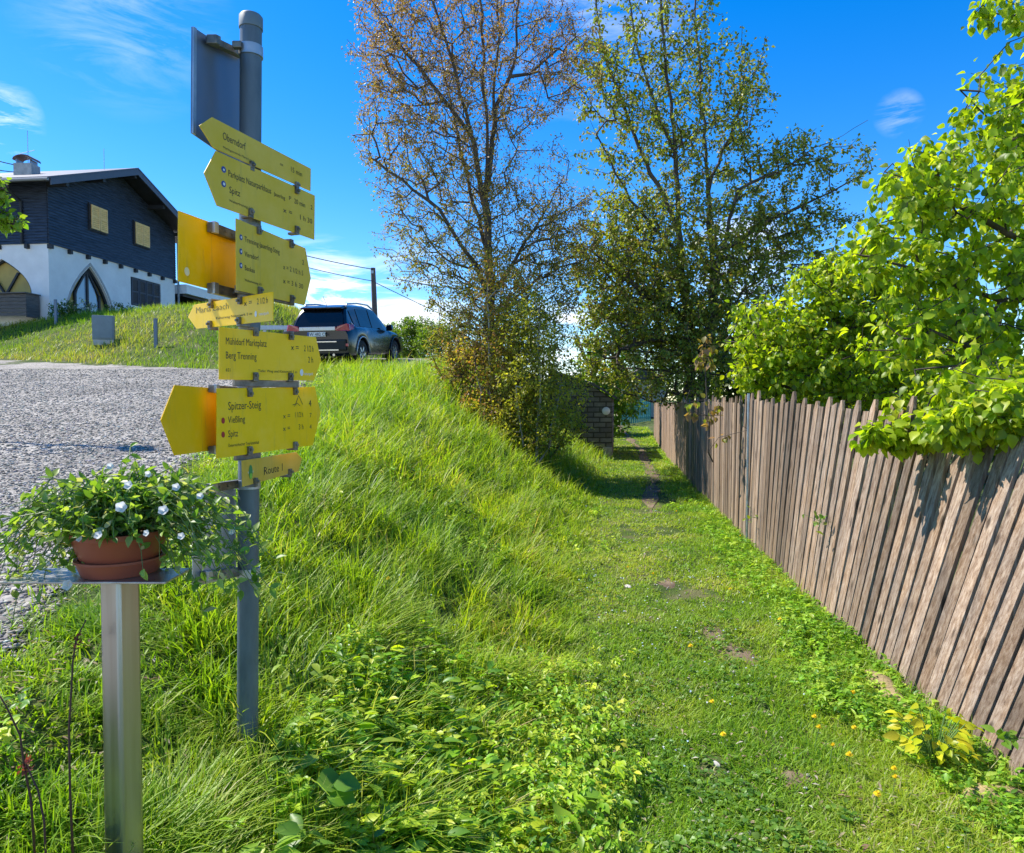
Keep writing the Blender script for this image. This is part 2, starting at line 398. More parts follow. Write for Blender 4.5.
def lawn():
    X, Y = spread(760000, 1.2, 34, 1.5, -.35, .85)
    k = (X > xf(Y)-.35*fnoise(X, Y, 1.5, 12)) & (X < xfence(Y)+.15)
    worn = np.exp(-((X-xpath(Y))/.22)**2)
    bare = fnoise(X, Y, 1.9, 51); 
    k &= rng.random(len(X)) > .94*sstep((bare-.60)/.10)*(worn > .04)
    k &= ~((np.abs(X-xpath(Y)) < .15) & (Y > 9.8+.8*rng.random(len(X))) & (rng.random(len(X)) < .86))
    for q, rx_, ry_ in BARE: k &= rng.random(len(X)) > .82*np.exp(-(((X-q.x)/rx_)**2+((Y-q.y)/ry_)**2)**1.5)
    X, Y = X[k], Y[k]; n = len(X); a, b = noise_tone(X, Y)
    fe = np.exp(-np.maximum(xfence(Y)-X-.1, 0)/.25)
    L_ = (.022+.035*rng.random(n)**1.5)*(.7+.7*a)*(1+2.6*fe*rng.random(n))
    W_ = .0028+.002*rng.random(n)+.0009*Y
    az = rng.random(n)*6.283; lean = np.clip(rng.normal(.6, .3, n), .05, 1.4)
    w_ = np.clip(b*2.2-.65, 0, 1)[:, None]
    g1 = palette(n, [(.08, .22, .014), (.15, .34, .02), (.22, .40, .025)], [3, 5, 3])
    g2 = palette(n, [(.26, .42, .03), (.38, .48, .06), (.52, .47, .25)], [5, 4, 1.2])
    P = np.stack([X, Y, height(X, Y)-.004], -1)
    blades('lawn_grass', P, L_, W_, lean, az, g1*(1-w_)+g2*w_, label='short trodden grass along the footpath floor', cat='grass', segs=1)
    print('lawn', n)
lawn()
def terrace_grass():
    n0 = 150000; X = -34+34*rng.random(n0); Y = 15+26*rng.random(n0)
    tt = (X+7.4)*.496+(Y-17.8)*.868
    k = (tt > .0) & (X < -5.2) & (tt < 8) & (np.abs(X/Y) < .8)
    X2 = -3+9*rng.random(60000); Y2 = 20+22*rng.random(60000)
    k2 = (X2 > xe(Y2)) & (X2 < xf(Y2))
    X = np.concatenate([X[k], X2[k2]]); Y = np.concatenate([Y[k], Y2[k2]])
    n = len(X); a, b = noise_tone(X, Y)
    L_ = (.12+.22*rng.random(n))*(.5+.9*fnoise(X, Y, .6, 70)); W_ = np.full(n, .02)
    w_ = np.clip(fnoise(X, Y, .35, 77)*2.4-.75, 0, 1)[:, None]
    g1 = palette(n, [(.08, .22, .012), (.14, .31, .02)], [1, 1]); g2 = palette(n, [(.27, .36, .04), (.40, .38, .12)], [1, 1])
    P = np.stack([X, Y, height(X, Y)-.01], -1)
    blades('meadow_grass', P, L_, W_, rng.random(n)*.9, rng.random(n)*6.28, g1*(1-w_)+g2*w_, label='meadow grass on the slope below the house', cat='grass', segs=1)
terrace_grass()

for q, rx_, ry_ in BARE:
    m_ = 28; V = [(q.x, q.y, hz(q.x, q.y)+.004)]
    for ring_ in (.5, 1.0):
        for k_ in range(m_):
            a_ = 6.2832*k_/m_; f_ = ring_*(.75+.6*float(vnoise(math.cos(a_)*1.3+q.x*3, math.sin(a_)*1.3+q.y*3, 1, 3))); x_, y_ = q.x+rx_*f_*math.cos(a_), q.y+ry_*f_*math.sin(a_)
            V.append((x_, y_, hz(x_, y_)+(.004 if ring_ < 1 else -.004)))
    T_ = [(0, 1+k_, 1+(k_+1) % m_) for k_ in range(m_)]; Q_ = [(1+k_, 1+m_+k_, 1+m_+(k_+1) % m_, 1+(k_+1) % m_) for k_ in range(m_)]
    tag(nmesh('path', V, quads=Q_, tris=T_, mat=M_dirt, smooth=True), kind='structure')
# --- broad-leaved ground cover
def herbs(name, X, Y, size, col, label, hgt=.12, nl=5, shape=1.0, cat='ground cover', droop=.25):
    n = len(X); H = hgt*(.35+.9*rng.random(n)); Z = height(X, Y)
    P = []; D = []; U = []; S = []; K = []
    for k in range(nl):
        az = rng.random(n)*.8+k*6.283/nl+rng.random()*6; r = .25+.5*rng.random(n)
        d = np.stack([np.cos(az), np.sin(az), rng.normal(.15, .3, n)], -1)
        P.append(np.stack([X, Y, Z+H], -1)+d*size[:, None]*.15+np.stack([np.zeros(n), np.zeros(n), -H*.35*rng.random(n)], -1)); D.append(d)
        U.append(np.stack([rng.normal(0, .3, n), rng.normal(0, .3, n), np.ones(n)], -1)); S.append(size*(.7+.6*rng.random(n))); K.append(col*(1+.25*(rng.random((n, 1))-.5)))
    P, D, U, S, K = map(np.concatenate, (P, D, U, S, K))
    o = leaves(name, P, D, U, S, S*.55*shape*(.5+.9*rng.random(len(S))), K, M_herb, kind='stuff', droop=droop)
    tag(o, label, cat)
X, Y = spread(150000, 1.2, 16, 2.0, -.9, .6)
h_ = fnoise(X, Y, .8, 61); k = (X < xf(Y)+.30-.9*rng.random(len(X))**2+.35*fnoise(X, Y, 2.5, 63)) & (X > xe(Y)+.12) & (rng.random(len(X)) < (.30+.16*(Y < 4.6)*(X > -.75))*sstep((h_-.43+.10*(Y < 4.2)*(X > -.75)-.25*sstep((-.6-X)/.4)*(Y < 5))/.18)*(.1+1.5*vnoise(X, Y, 4.5, 62)**1.5))
X, Y = X[k], Y[k]; n = len(X)
herbs('ground_elder', X, Y, .014+.026*rng.random(n)**1.6+.0012*Y, palette(n, [(.08, .24, .015), (.18, .40, .02), (.32, .52, .03), (.46, .58, .05)], [3, 5, 4, 2]), 'mixed low herbs with small toothed leaves growing through the bank grass', .13, nl=6, shape=.85); print('elder', n)
X, Y = spread(120000, 1.3, 28, 2.0, .1, 1.1)
d_ = xfence(Y)-X; k = (d_ > -.12) & (rng.random(len(X)) < .75*sstep((.10+.85*fnoise(X, Y, 1.6, 81)-d_)/.35)*(.25+1.2*fnoise(X, Y, 6, 82)))
X, Y = X[k], Y[k]; n = len(X)
herbs('fence_foot_herbs', X, Y, .013+.026*rng.random(n)**1.6+.0012*Y, palette(n, [(.08, .25, .02), (.18, .40, .03), (.34, .54, .06)], [3, 5, 3]), 'low leafy weeds creeping along the foot of the wooden fence', .085, nl=6, shape=.8); print('foot', n)
X, Y = spread(40000, 1.3, 14, 2.0, -.1, .7)
k = (X > xf(Y)-.3) & (X < xfence(Y)-.3) & (fnoise(X, Y, 1.3, 91) > .5) & (rng.random(len(X)) < .35); X, Y = X[k], Y[k]; n = len(X)
herbs('clover', X, Y, .012+.012*rng.random(n), palette(n, [(.06, .19, .02), (.12, .28, .03)], [3, 5]), 'small clover and plantain leaves in the trodden path grass', .03, nl=4, shape=1.5)
# larger clumps near the signpost foot
X = rng.normal(-.36, .28, 760); Y = rng.normal(2.55, .55, 760); k = (X > -.72) & (X < .1) & (Y > 1.6); X, Y = X[k], Y[k]; n = len(X)
herbs('nettle_patch', X, Y, .03+.035*rng.random(n), palette(n, [(.08, .24, .02), (.18, .40, .02), (.38, .56, .03)], [3, 5, 4]), 'dense patch of pointed leafy herbs right of the signpost foot', .14, nl=6, shape=.85)
# tiny pale flowers
X, Y = spread(1200, 1.5, 14, 1.8, -.3, .65); k = (X > xs(Y)) & (X < xfence(Y)-.1) & (fnoise(X, Y, 1.2, 5) > .5); X, Y = X[k], Y[k]; n = len(X)
P = np.stack([X, Y, height(X, Y)+.03+.06*rng.random(n)*(X < xf(Y)+.2)], -1)
tag(leaves('forget_me_nots', P, rng.normal(0, 1, (n, 3))*[1, 1, .2], np.tile([0, -.3, 1.], (n, 1)), .008+.001*Y, .008+.001*Y, palette(n, [(.55, .66, .85), (.8, .8, .78)], [3, 1]), M_petal, kind='stuff', hi=False), 'tiny pale blue and white flowers dotted in the path grass', 'flowers')
# dry litter among grass
X, Y = spread(9000, 1.2, 12, 1.9, -.9, .9); k = (X > xe(Y)) & (X < xfence(Y)+.1); X, Y = X[k], Y[k]; n = len(X)
P = np.stack([X, Y, height(X, Y)+.005+.03*rng.random(n)], -1)
tag(leaves('dry_litter', P, rng.normal(0, 1, (n, 3))*[1, 1, .15], np.tile([0, 0, 1.], (n, 1)), .012+.03*rng.random(n), .004+.010*rng.random(n), palette(n, [(.38, .30, .19), (.22, .15, .09), (.5, .45, .36)], [3, 2, 1]), M_petal, kind='stuff', hi=False), 'dead leaf scraps and straw lying between the grass', 'litter')

# --- loose gravel
def pebbles(name, X, Y, s, col, label, lift=.3):
    n = len(X); Z = height(X, Y)+.004+s*.12
    T = np.array([(1, 0, 0), (-1, 0, 0), (0, 1, 0), (0, -1, 0), (0, 0, 1), (0, 0, -1), (.6, .6, .55), (-.6, .6, .5), (.6, -.6, .5), (-.6, -.6, .55)])
    F_ = np.array([(4, 6, 8), (4, 7, 6), (4, 9, 7), (4, 8, 9), (6, 2, 0), (6, 7, 2), (7, 1, 2), (7, 9, 1), (9, 3, 1), (9, 8, 3), (8, 0, 3), (8, 6, 0), (0, 2, 5), (2, 1, 5), (1, 3, 5), (3, 0, 5)])
    V = T[None]*(1+.35*(rng.random((n, 10, 1))-.5))*s[:, None, None]*np.stack([.6+.6*rng.random(n), .6+.6*rng.random(n), .35+.4*rng.random(n)], -1)[:, None]
    a = rng.random(n)*6.28; ca, sa = np.cos(a)[:, None], np.sin(a)[:, None]
    V = np.stack([V[..., 0]*ca-V[..., 1]*sa, V[..., 0]*sa+V[..., 1]*ca, V[..., 2]+.25*V[..., 0]*(rng.random((n, 1))-.5)*2], -1)
    V += np.stack([X, Y, Z], -1)[:, None]
    return tag(nmesh(name, V.reshape(-1, 3), tris=((np.arange(n)*10)[:, None, None]+F_[None]).reshape(-1, 3), col=np.repeat(col, 10, 0), mat=M_peb), label, 'gravel', kind='stuff')
def attr_mat(name, rough=.85):
    m = mat(name); t = m.node_tree; l = t.links.new
    a = N(t, 'ShaderNodeAttribute', attribute_name='Col'); p = N(t, 'ShaderNodeBsdfPrincipled', inp={'Roughness': rough, 'Specular IOR Level': .25})
    n = N(t, 'ShaderNodeTexNoise', inp={'Scale': 90, 'Detail': 3}); tc = N(t, 'ShaderNodeTexCoord'); l(tc.outputs['Object'], n.inputs[0])
    s = N(t, 'ShaderNodeVectorMath', operation='SCALE'); l(a.outputs[0], s.inputs[0]); l(math_n(t, 'MULTIPLY_ADD', n.outputs[0], .7, .65), s.inputs['Scale'])
    l(s.outputs[0], p.inputs[0]); out(m, p.outputs[0]); return m
M_peb = attr_mat('pebble_stone')
X, Y = spread(130000, 1.4, 18, 1.6, -1.1, -.1); k = (X < xe(Y)+.12*rng.random(len(X))); X, Y = X[k], Y[k]
tt = (X+7.4)*.496+(Y-17.8)*.868; X, Y = X[tt < 0], Y[tt < 0]; n = len(X)
s = (.004+.009*rng.random(n)**2.5)*(1+.045*Y)
pebbles('loose_gravel', X, Y, s, palette(n, [(.16, .145, .12), (.32, .295, .255), (.50, .465, .41), (.33, .28, .22)], [3, 5, 3, 1]), 'loose grey crushed stone strewn over the parking lot')
X = xpath(rr := 1.5+9*rng.random(900))+rng.normal(0, .28, 900); s = .004+.009*rng.random(900)**2
pebbles('path_grit', X, rr, s, palette(900, [(.35, .32, .28), (.55, .52, .47)], [3, 2]), 'small pale stones scattered on the worn path')

# ------------------------------------------------------------------ trees
def frusta(A, B, ra, rb, sides):
    n = len(A); d = unit(B-A); ref = np.where(np.abs(d[:, 2:3]) > .9, [[1., 0, 0]], [[0, 0, 1.]]); a = unit(np.cross(d, ref)); b = np.cross(d, a)
    V = []
    for P, r in ((A, ra), (B+d*(rb*.4)[:, None], rb)):
        for k in range(sides):
            th = 6.28318*k/sides; V.append(P+(a*math.cos(th)+b*math.sin(th))*r[:, None])
    V = np.stack(V, 1); base = (np.arange(n)*2*sides)[:, None, None]
    q = np.array([(k, (k+1) % sides, sides+(k+1) % sides, sides+k) for k in range(sides)])
    return V.reshape(-1, 3), (base+q[None]).reshape(-1, 4)
def tree(name, label, cat, base, limbs, ell, nclus, lps, lsize, cols, wts, group=None, seed=1, rb=.12, r0=.004, leaf_aspect=.75, hi=False, drop=.5,
         bark=None, twigmat=None, trunk_cut=.012, spread_=.09, colfn=None, kz=.8, seg=.22, droop=.2, lmat=None):
    g = np.random.default_rng(seed); base = Vector(base)
    P = []; par = []; Lp = []
    def addnode(p, pa):
        P.append(np.array(p, float)); par.append(pa); Lp.append(0 if pa < 0 else Lp[pa]+np.linalg.norm(P[-1]-P[pa])); return len(P)-1
    addnode(base, -1)
    for lm in limbs:
        pts = [np.array(p, float) for p in lm]
        d = [np.linalg.norm(p-pts[0]) for p in P]; cur = int(np.argmin(d))
        for q0, q1 in zip(pts[:-1], pts[1:]):
            m = max(1, int(np.linalg.norm(q1-q0)/.3))
            for i in range(1, m+1):
                t = i/m; q = q0*(1-t)+q1*t+g.normal(0, .022, 3)*(i < m)
                cur = addnode(q, cur)
    nl = len(P)
    A = []
    wsum = np.array([e[2] for e in ell], float); cnt = np.round(nclus*wsum/wsum.sum()).astype(int)
    for (c, r, _), m in zip(ell, cnt):
        v = unit(g.normal(0, 1, (m, 3)))*(g.random((m, 1))**.42); A.append(np.array(c)+v*np.array(r))
    A = np.concatenate(A)
    L0 = np.array(P)[None]; dmin = np.min(np.linalg.norm(A[:, None]-L0, axis=-1), 1)
    A = A[np.argsort(dmin+.15*g.random(len(A)))]
    ends = []
    cap = nl+int(len(A)*14); PA = np.zeros((cap, 3)); PA[:nl] = P; LA = np.zeros(cap); LA[:nl] = Lp; cnt_ = nl
    for a in A:
        D = a-PA[:cnt_]; dist = np.linalg.norm(D, axis=1)
        cost = dist+kz*np.maximum(0, PA[:cnt_, 2]-a[2]+.25*dist)+.06*LA[:cnt_]
        cur = int(np.argmin(cost)); dd = dist[cur]
        m = max(1, int(dd/seg)); p0 = PA[cur].copy(); pp = par[cur]
        tan = unit(p0-PA[pp]) if pp >= 0 else np.array([0, 0, 1.])
        ctrl = p0+(tan*.35+unit(a-p0)*.3+np.array([0, 0, .12]))*dd*.6
        for i in range(1, m+1):
            t = i/m; q = (1-t)**2*p0+2*t*(1-t)*ctrl+t*t*a+g.normal(0, .012, 3)*(i < m)
            if cnt_ >= cap: break
            cur = addnode(q, cur); PA[cnt_] = q; LA[cnt_] = Lp[-1]; cnt_ += 1
        ends.append(cur)
    P = np.array(P); par = np.array(par); n = len(P)
    w_ = np.zeros(n); w_[ends] = 1
    for i in range(n-1, 0, -1):
        if w_[i] == 0: w_[i] = .5
        w_[par[i]] += w_[i]
    ex = math.log(rb/r0)/math.log(max(w_[0], 2)); r = r0*np.maximum(w_, 1)**ex
    i = np.arange(1, n); A_, B_ = P[par[i]], P[i]; ra, rb_ = np.minimum(r[par[i]], r[i]*1.35), r[i]
    root = empty(name, base); tag(root, label, cat, group)
    big = rb_ > trunk_cut
    V, Qs = frusta(A_[big], B_[big], ra[big], rb_[big], 8); V2, Q2 = frusta(A_[~big], B_[~big], ra[~big], rb_[~big], 4)
    o = nmesh('trunk', np.concatenate([V, V2]), quads=np.concatenate([Qs, Q2+len(V)]), mat=bark or M_bark, parent=root, smooth=True)
    o.data.materials.append(twigmat or M_twig); o.data.polygons.foreach_set('material_index', np.concatenate([np.zeros(len(Qs), np.int32), np.ones(len(Q2), np.int32)]))
    # leaves along the thinnest edges
    small = np.where((rb_ < r0*3.2) & (i >= nl))[0]
    ne = len(small); cnt = g.poisson(lps, ne); idx = np.repeat(small, cnt); m = len(idx)
    t = g.random((m, 1)); pos = A_[idx]*(1-t)+B_[idx]*t
    d = unit(g.normal(0, 1, (m, 3))+np.array([0, 0, -drop])); pos = pos+d*spread_*g.random((m, 1))
    U = unit(g.normal(0, .55, (m, 3))+np.array([0, 0, 1.]))
    S = lsize*(.55+.75*g.random(m))
    col = palette(m, cols, wts, g=g)
    if colfn is not None: col = colfn(pos, col, g)
    V, T, mm = leaf_geo(pos, d, U, S, S*leaf_aspect, droop=droop, hi=hi)
    nmesh('crown', V, tris=T, col=np.repeat(col, mm, 0), mat=lmat or M_leaf, parent=root)
    print(name, 'nodes', n, 'leaves', m)
    return root
def E(px, py, Y, rx, ry, rz, w): return (tuple(at(px, py, Y)), (rx, ry, rz), w)

# bronze-leaved cherry / birch on the bank
Y0 = 14.5; b = at(492, 440, Y0); b.z = hz(b.x, b.y)-.1
def bronze(pos, col, g):
    t = np.clip((pos[:, 2]-4.2)/4.0+g.normal(0, .3, len(pos)), 0, 1)[:, None]
    c2 = palette(len(pos), [(.27, .15, .09), (.26, .19, .07), (.36, .25, .15)], [3, 3, 2], g=g)
    return col*(1-t)+c2*t
tree('cherry_tree', 'tall open tree with coppery new leaves rising from the grassy bank', 'tree', b,
     [[b, at(490, 330, Y0), at(488, 230, Y0), at(487, 120, Y0), at(480, 0, Y0+.2), at(476, -110, Y0+.3)],
      [at(488, 225, Y0), at(470, 130, Y0-.3), at(452, 60, Y0-.6), at(425, -20, Y0-.8), at(410, -90, Y0-.8)],
      [at(489, 200, Y0), at(494, 110, Y0+.1), at(515, 60, Y0+.3), at(519, -20, Y0+.4), at(525, -110, Y0+.4)],
      [at(492, 110, Y0), at(500, 30, Y0), at(496, -90, Y0)],
      [at(515, 85, Y0+.3), at(545, 60, Y0+.5), at(590, 18, Y0+.9)],
      [at(480, 150, Y0-.2), at(440, 95, Y0-.4), at(385, 25, Y0-.6)],
      [at(489, 290, Y0), at(440, 210, Y0-.6), at(375, 160, Y0-.8)],
      [at(490, 300, Y0), at(540, 220, Y0+.6), at(580, 150, Y0+.8)],
      [at(489, 260, Y0), at(460, 150, Y0+.7), at(440, 50, Y0+1)]],
     [E(478, -80, Y0, 2.3, 1.8, 1.9, 2), E(470, 50, Y0, 2.4, 1.9, 1.9, 4), E(462, 150, Y0, 2.2, 1.8, 1.6, 4), E(395, 130, Y0-.5, .9, 1.1, 1.3, 1.2), E(470, 240, Y0, 2.0, 1.7, 1.5, 4.5), E(505, 310, Y0, 1.7, 1.6, 1.3, 5.5), E(480, 350, Y0, 1.2, 1.2, .9, 2.5), E(390, 40, Y0-.6, .9, 1, 1.2, 1.2), E(440, 60, Y0, 1.8, 1.5, 1.6, 1.5), E(560, 60, Y0+.5, 1.0, 1.0, 1.2, 1.2), E(560, 240, Y0+.6, .9, 1.0, 1.4, 3)],
     3800, 22, .052, [(.20, .23, .035), (.28, .27, .05), (.30, .20, .07)], [4, 4, 2], seed=3, rb=.11, r0=.0040, leaf_aspect=.6, colfn=bronze, trunk_cut=.016, spread_=.15)
# maple behind the fence
Y1 = 16.5; b = at(690, 420, Y1); b.z = hz(b.x, b.y)-.2; b2 = at(712, 420, Y1+.5)
tree('maple_tree', 'large spreading tree with small green spring leaves behind the fence', 'tree', b,
     [[b, at(690, 340, Y1), at(680, 240, Y1), at(674, 130, Y1), at(664, 40, Y1), at(655, -90, Y1)],
      [b, at(712, 350, Y1+.4), at(712, 250, Y1+.4), at(706, 150, Y1+.4), at(697, 40, Y1+.5), at(690, -80, Y1+.5)],
      [b, at(706, 350, Y1-.3), at(722, 250, Y1-.3), at(738, 190, Y1-.4), at(790, 165, Y1-.6), at(868, 120, Y1-.8)],
      [at(724, 248, Y1-.3), at(770, 220, Y1-.4), at(818, 198, Y1-.4), at(872, 170, Y1-.4)],
      [at(680, 230, Y1), at(640, 150, Y1+.3), at(600, 40, Y1+.5), at(590, -60, Y1+.6)],
      [at(682, 260, Y1), at(630, 200, Y1-.5), at(590, 120, Y1-.7)],
      [at(688, 320, Y1), at(640, 290, Y1-.8), at(590, 250, Y1-1)],
      [at(675, 160, Y1), at(640, 60, Y1-.3), at(620, -50, Y1-.3)],
      [at(708, 190, Y1+.4), at(740, 110, Y1+.6), at(762, 60, Y1+.7)],
      [at(690, 340, Y1), at(650, 340, Y1-1), at(620, 350, Y1-1.2)]],
     [E(650, -60, Y1, 1.8, 1.7, 1.8, 1.6), E(675, 70, Y1, 2.5, 1.8, 1.8, 2.4), E(770, 250, Y1, 1.8, 1.4, 1.4, 2.5), E(685, 160, Y1, 2.7, 2.1, 1.7, 3.6), E(680, 250, Y1, 2.7, 2.3, 1.5, 6), E(655, 340, Y1-.5, 2.0, 1.9, 1.5, 8.5), E(625, 270, Y1, 1.3, 1.5, 1.8, 5), E(700, 300, Y1-.8, 1.9, 1.2, 1.4, 4), E(810, 160, Y1-.5, 1.5, .9, .7, 1.0), E(800, 215, Y1-.4, 1.4, .9, .6, .8), E(745, 90, Y1, 1.0, 1.2, .9, .5), E(610, 70, Y1, 1.1, 1.3, 1.6, 1.3), E(735, 330, Y1+.5, 1.5, 1.3, 1.0, 1.0)],
     3900, 17, .078, [(.13, .175, .025), (.21, .26, .035), (.30, .34, .06), (.22, .18, .05)], [4, 5, 3, 2], seed=5, rb=.17, r0=.0048, leaf_aspect=.8, trunk_cut=.018, spread_=.17, drop=.7)
# linden at the right, leaning over the fence
Y2 = 5.0; b = Vector((4.6, 5.6, 0)); b.z = hz(b.x, b.y)
ylw = [(.20, .33, .016), (.31, .44, .02), (.42, .52, .028), (.12, .21, .014)]
tree('linden_tree', 'bright yellow-green broad-leaved tree reaching in from the right over the fence', 'tree', b,
     [[b, (4.45, 5.5, 1.2), at(1080, 250, 5.4), at(1070, 100, 5.3), at(1060, -60, 5.2)],
      [(4.45, 5.5, 1.2), at(1024, 440, 5.0), at(1000, 380, 4.9), at(965, 345, 4.8), at(930, 330, 4.7)],
      [(4.45, 5.5, 1.0), at(1060, 400, 3.9), at(1010, 415, 3.85), at(960, 428, 3.95), at(910, 431, 4.2), at(868, 437, 4.3)],
      [at(1078, 260, 5.4), at(1010, 235, 5.0), at(950, 200, 4.9), at(905, 170, 4.9)],
      [at(1074, 200, 5.3), at(1010, 140, 5.1), at(960, 90, 5.0)],
      [at(1064, 20, 5.3), at(1024, 10, 5.0), at(985, -12, 4.8)],
      [at(1078, 300, 5.3), at(1000, 300, 5.0), at(920, 270, 4.9), at(860, 255, 4.9)]],
     [E(990, 215, 5.0, .62, .6, .62, 6), E(925, 175, 4.9, .32, .4, .33, 2.2), E(905, 240, 4.9, .42, .4, .33, 3), E(1010, 110, 5.1, .38, .5, .45, 3), E(1010, 310, 5.0, .65, .6, .5, 6), E(930, 330, 4.8, .42, .5, .35, 3), E(965, 395, 4.6, .5, .4, .2, 2.5),
      E(905, 431, 4.25, .26, .08, .06, 2.4), E(965, 420, 3.85, .22, .10, .10, 2.6), E(1010, 405, 3.7, .22, .12, .14, 2.8), E(985, 385, 4.2, .4, .2, .16, 2), E(1010, 0, 4.9, .25, .3, .22, .7), E(1080, 180, 5.3, .8, .8, 1.3, 5)],
     1050, 12, .060, ylw, [4, 5, 3, 2], seed=11, lmat=M_lime, rb=.05, r0=.0018, leaf_aspect=.82, hi=True, trunk_cut=.008, spread_=.10, drop=1.3, seg=.10, kz=.3, droop=.3)
# yellow-green shrub behind the fence
Y3 = 8.6; b = at(850, 440, Y3+.5); b.z = 0
tree('hazel_shrub', 'yellow-green leafy shrub showing above the middle of the fence', 'shrub', b,
     [[b, at(850, 380, Y3), at(835, 320, Y3), at(830, 270, Y3)], [b, at(800, 390, Y3), at(770, 350, Y3)], [b, at(900, 380, Y3), at(920, 300, Y3)], [b, at(870, 350, Y3+.4), at(880, 260, Y3+.4)]],
     [E(800, 370, Y3, .85, .7, .5, 4), E(860, 345, Y3, .9, .8, .7, 5), E(925, 330, Y3, .8, .8, .8, 4), E(850, 285, Y3, .75, .6, .55, 3.5), E(785, 335, Y3, .75, .6, .6, 4.5), E(825, 300, Y3, .7, .6, .6, 3), E(765, 372, Y3-.2, .45, .4, .28, 1.6), E(900, 390, Y3, 1.3, .7, .3, 3), E(900, 265, Y3, .7, .5, .4, 1.5), E(980, 370, Y3, .8, .6, .6, 2)],
     1600, 10, .068, [(.20, .33, .016), (.32, .44, .02), (.42, .50, .028), (.12, .20, .013)], [4, 5, 2, 2], seed=17, lmat=M_lime, rb=.05, r0=.003, leaf_aspect=.85, hi=True, spread_=.12, drop=1.0, seg=.15)
# yellowish saplings at the foot of the bank
sapl = [(495, 452, 13.0, 330, [(.30, .30, .04), (.40, .36, .06), (.40, .24, .10)], 'slender pale-stemmed sapling in the thicket, bent at its foot', M_barkpale, 260, 1.0),
        (536, 472, 12.4, 330, [(.30, .33, .04), (.42, .42, .06), (.24, .26, .04)], 'thin sapling with olive leaves, nearest the foot of the bank', M_barkpale, 300, 1.0),
        (515, 458, 12.8, 250, [(.26, .28, .04), (.36, .35, .06)], 'dark-stemmed sapling growing between the pale-stemmed ones', M_bark, 300, .9),
        (548, 468, 13.6, 130, [(.30, .33, .04), (.42, .42, .06)], 'small olive sapling in front of the grey stone wall', M_bark, 350, 1.0),
        (462, 402, 13.6, 110, [(.22, .21, .04), (.30, .19, .09), (.26, .25, .06)], 'short reddish-leaved bush on the shoulder of the bank', M_bark, 345, .7)]
for q, (px, py, Yq, nn, cc, lab, bk, ptop, wd) in enumerate(sapl):
    b = at(px, py, Yq); b.z = hz(b.x, b.y)-.05
    mid = (py+ptop)/2; lean = (-6, 4, 2, 3, -2)[q]
    low = py-26
    tree('sapling', lab, 'sapling', b, [[b, at(px+lean*.3, low, Yq), at(px+lean, mid, Yq), at(px+lean, ptop, Yq)], [b, at(px-12, low+4, Yq-.1), at(px-20, mid, Yq-.2)], [b, at(px+14, low, Yq+.1), at(px+24, mid, Yq+.2)]],
         [E(px, low-22, Yq, .85*wd, .6, .5, 4), E(px+5, mid-5, Yq, .85*wd, .6, .65, 4), E(px, ptop+25, Yq, .65*wd, .5, .65, 2.5)], int(nn*1.6), 14, .056, cc, [1]*len(cc), group='saplings growing in a thicket at the foot of the bank',
         seed=30+q, rb=.03, r0=.0025, bark=bk, leaf_aspect=.65, hi=False, lmat=M_lime, spread_=.13, trunk_cut=.008)
# reddish sapling in front of the fence
b = at(713, 462, 8.5)
tree('maple_sapling', 'thin bronze-leaved shoot poking through the fence and rising above it', 'sapling', b, [[b, at(708, 452, 8.45), at(707, 400, 8.5), at(706, 335, 8.5)], [at(708, 400, 8.5), at(690, 390, 8.4)]],
     [E(706, 352, 8.5, .14, .14, .22, 3), E(705, 410, 8.4, .25, .15, .18, 1.2), E(690, 405, 8.4, .12, .12, .1, .5), E(745, 425, 8.0, .10, .05, .08, .2)], 48, 3.0, .075, [(.24, .20, .05), (.34, .22, .10), (.22, .28, .04)], [3, 3, 2], seed=44, rb=.009, r0=.0025, drop=1.6, hi=True, trunk_cut=.006, spread_=.05)
# background greenery
bgd = [(735, 430, 23, 'dense_tree', 'dark green background tree seen through the maple crown', 300, 1.9, [(.08, .13, .02), (.13, .18, .025)], 600, 'trees'),
       (655, 430, 50, 'dense_tree', 'dark green tree standing just above the far end of the path', 335, 4.0, [(.04, .10, .010), (.08, .16, .016)], 560, 'trees'),
       (790, 430, 25, 'dense_tree', 'dark green background tree right of the maple trunks', 320, 2.2, [(.08, .13, .02), (.14, .19, .025)], 520, 'trees'),
       (603, 420, 24, 'young_birch', 'small fresh light-green tree left above the stone wall', 325, .9, [(.11, .25, .02), (.18, .33, .03)], 220, 'trees'),
       (585, 425, 30, 'dense_tree', 'low olive-green tree filling the gap behind the stone wall', 370, 2.0, [(.07, .13, .015), (.12, .18, .02)], 420, 'trees')]
for q, (px, py, Yq, nm, lab, ptop, rx, cc, nn, gr) in enumerate(bgd):
    b = at(px, py, Yq); b.z = hz(b.x, b.y)-.1; top = at(px, ptop, Yq); hh = (top.z-b.z)
    tree(nm, lab, 'tree', b, [[b, b+Vector((.1, 0, hh*.5)), b+Vector((0, 0, hh*.9))], [b+Vector((.05, 0, hh*.3)), b+Vector((rx*.5, .2, hh*.7))], [b+Vector((.05, 0, hh*.3)), b+Vector((-rx*.5, -.2, hh*.7))]],
         [(tuple(b+Vector((0, 0, hh*.65))), (rx, rx*.8, hh*.36), 3), (tuple(b+Vector((rx*.2, -.3, hh*.35))), (rx*1.05, rx*.8, hh*.3), 3)], nn, 10, .16, cc, [1]*len(cc), seed=60+q, rb=.09, r0=.006, spread_=.16, seg=.3)
rowl = ['dark green tree directly behind the linden, nearest the fence', 'mid-green tree behind the linden, right of the nearest one', 'tall green tree far behind the yellow-green shrub', 'round green tree at the far right behind the linden', 'low green tree farthest right beyond the fence', 'green tree behind the hazel shrub, close to the maple']
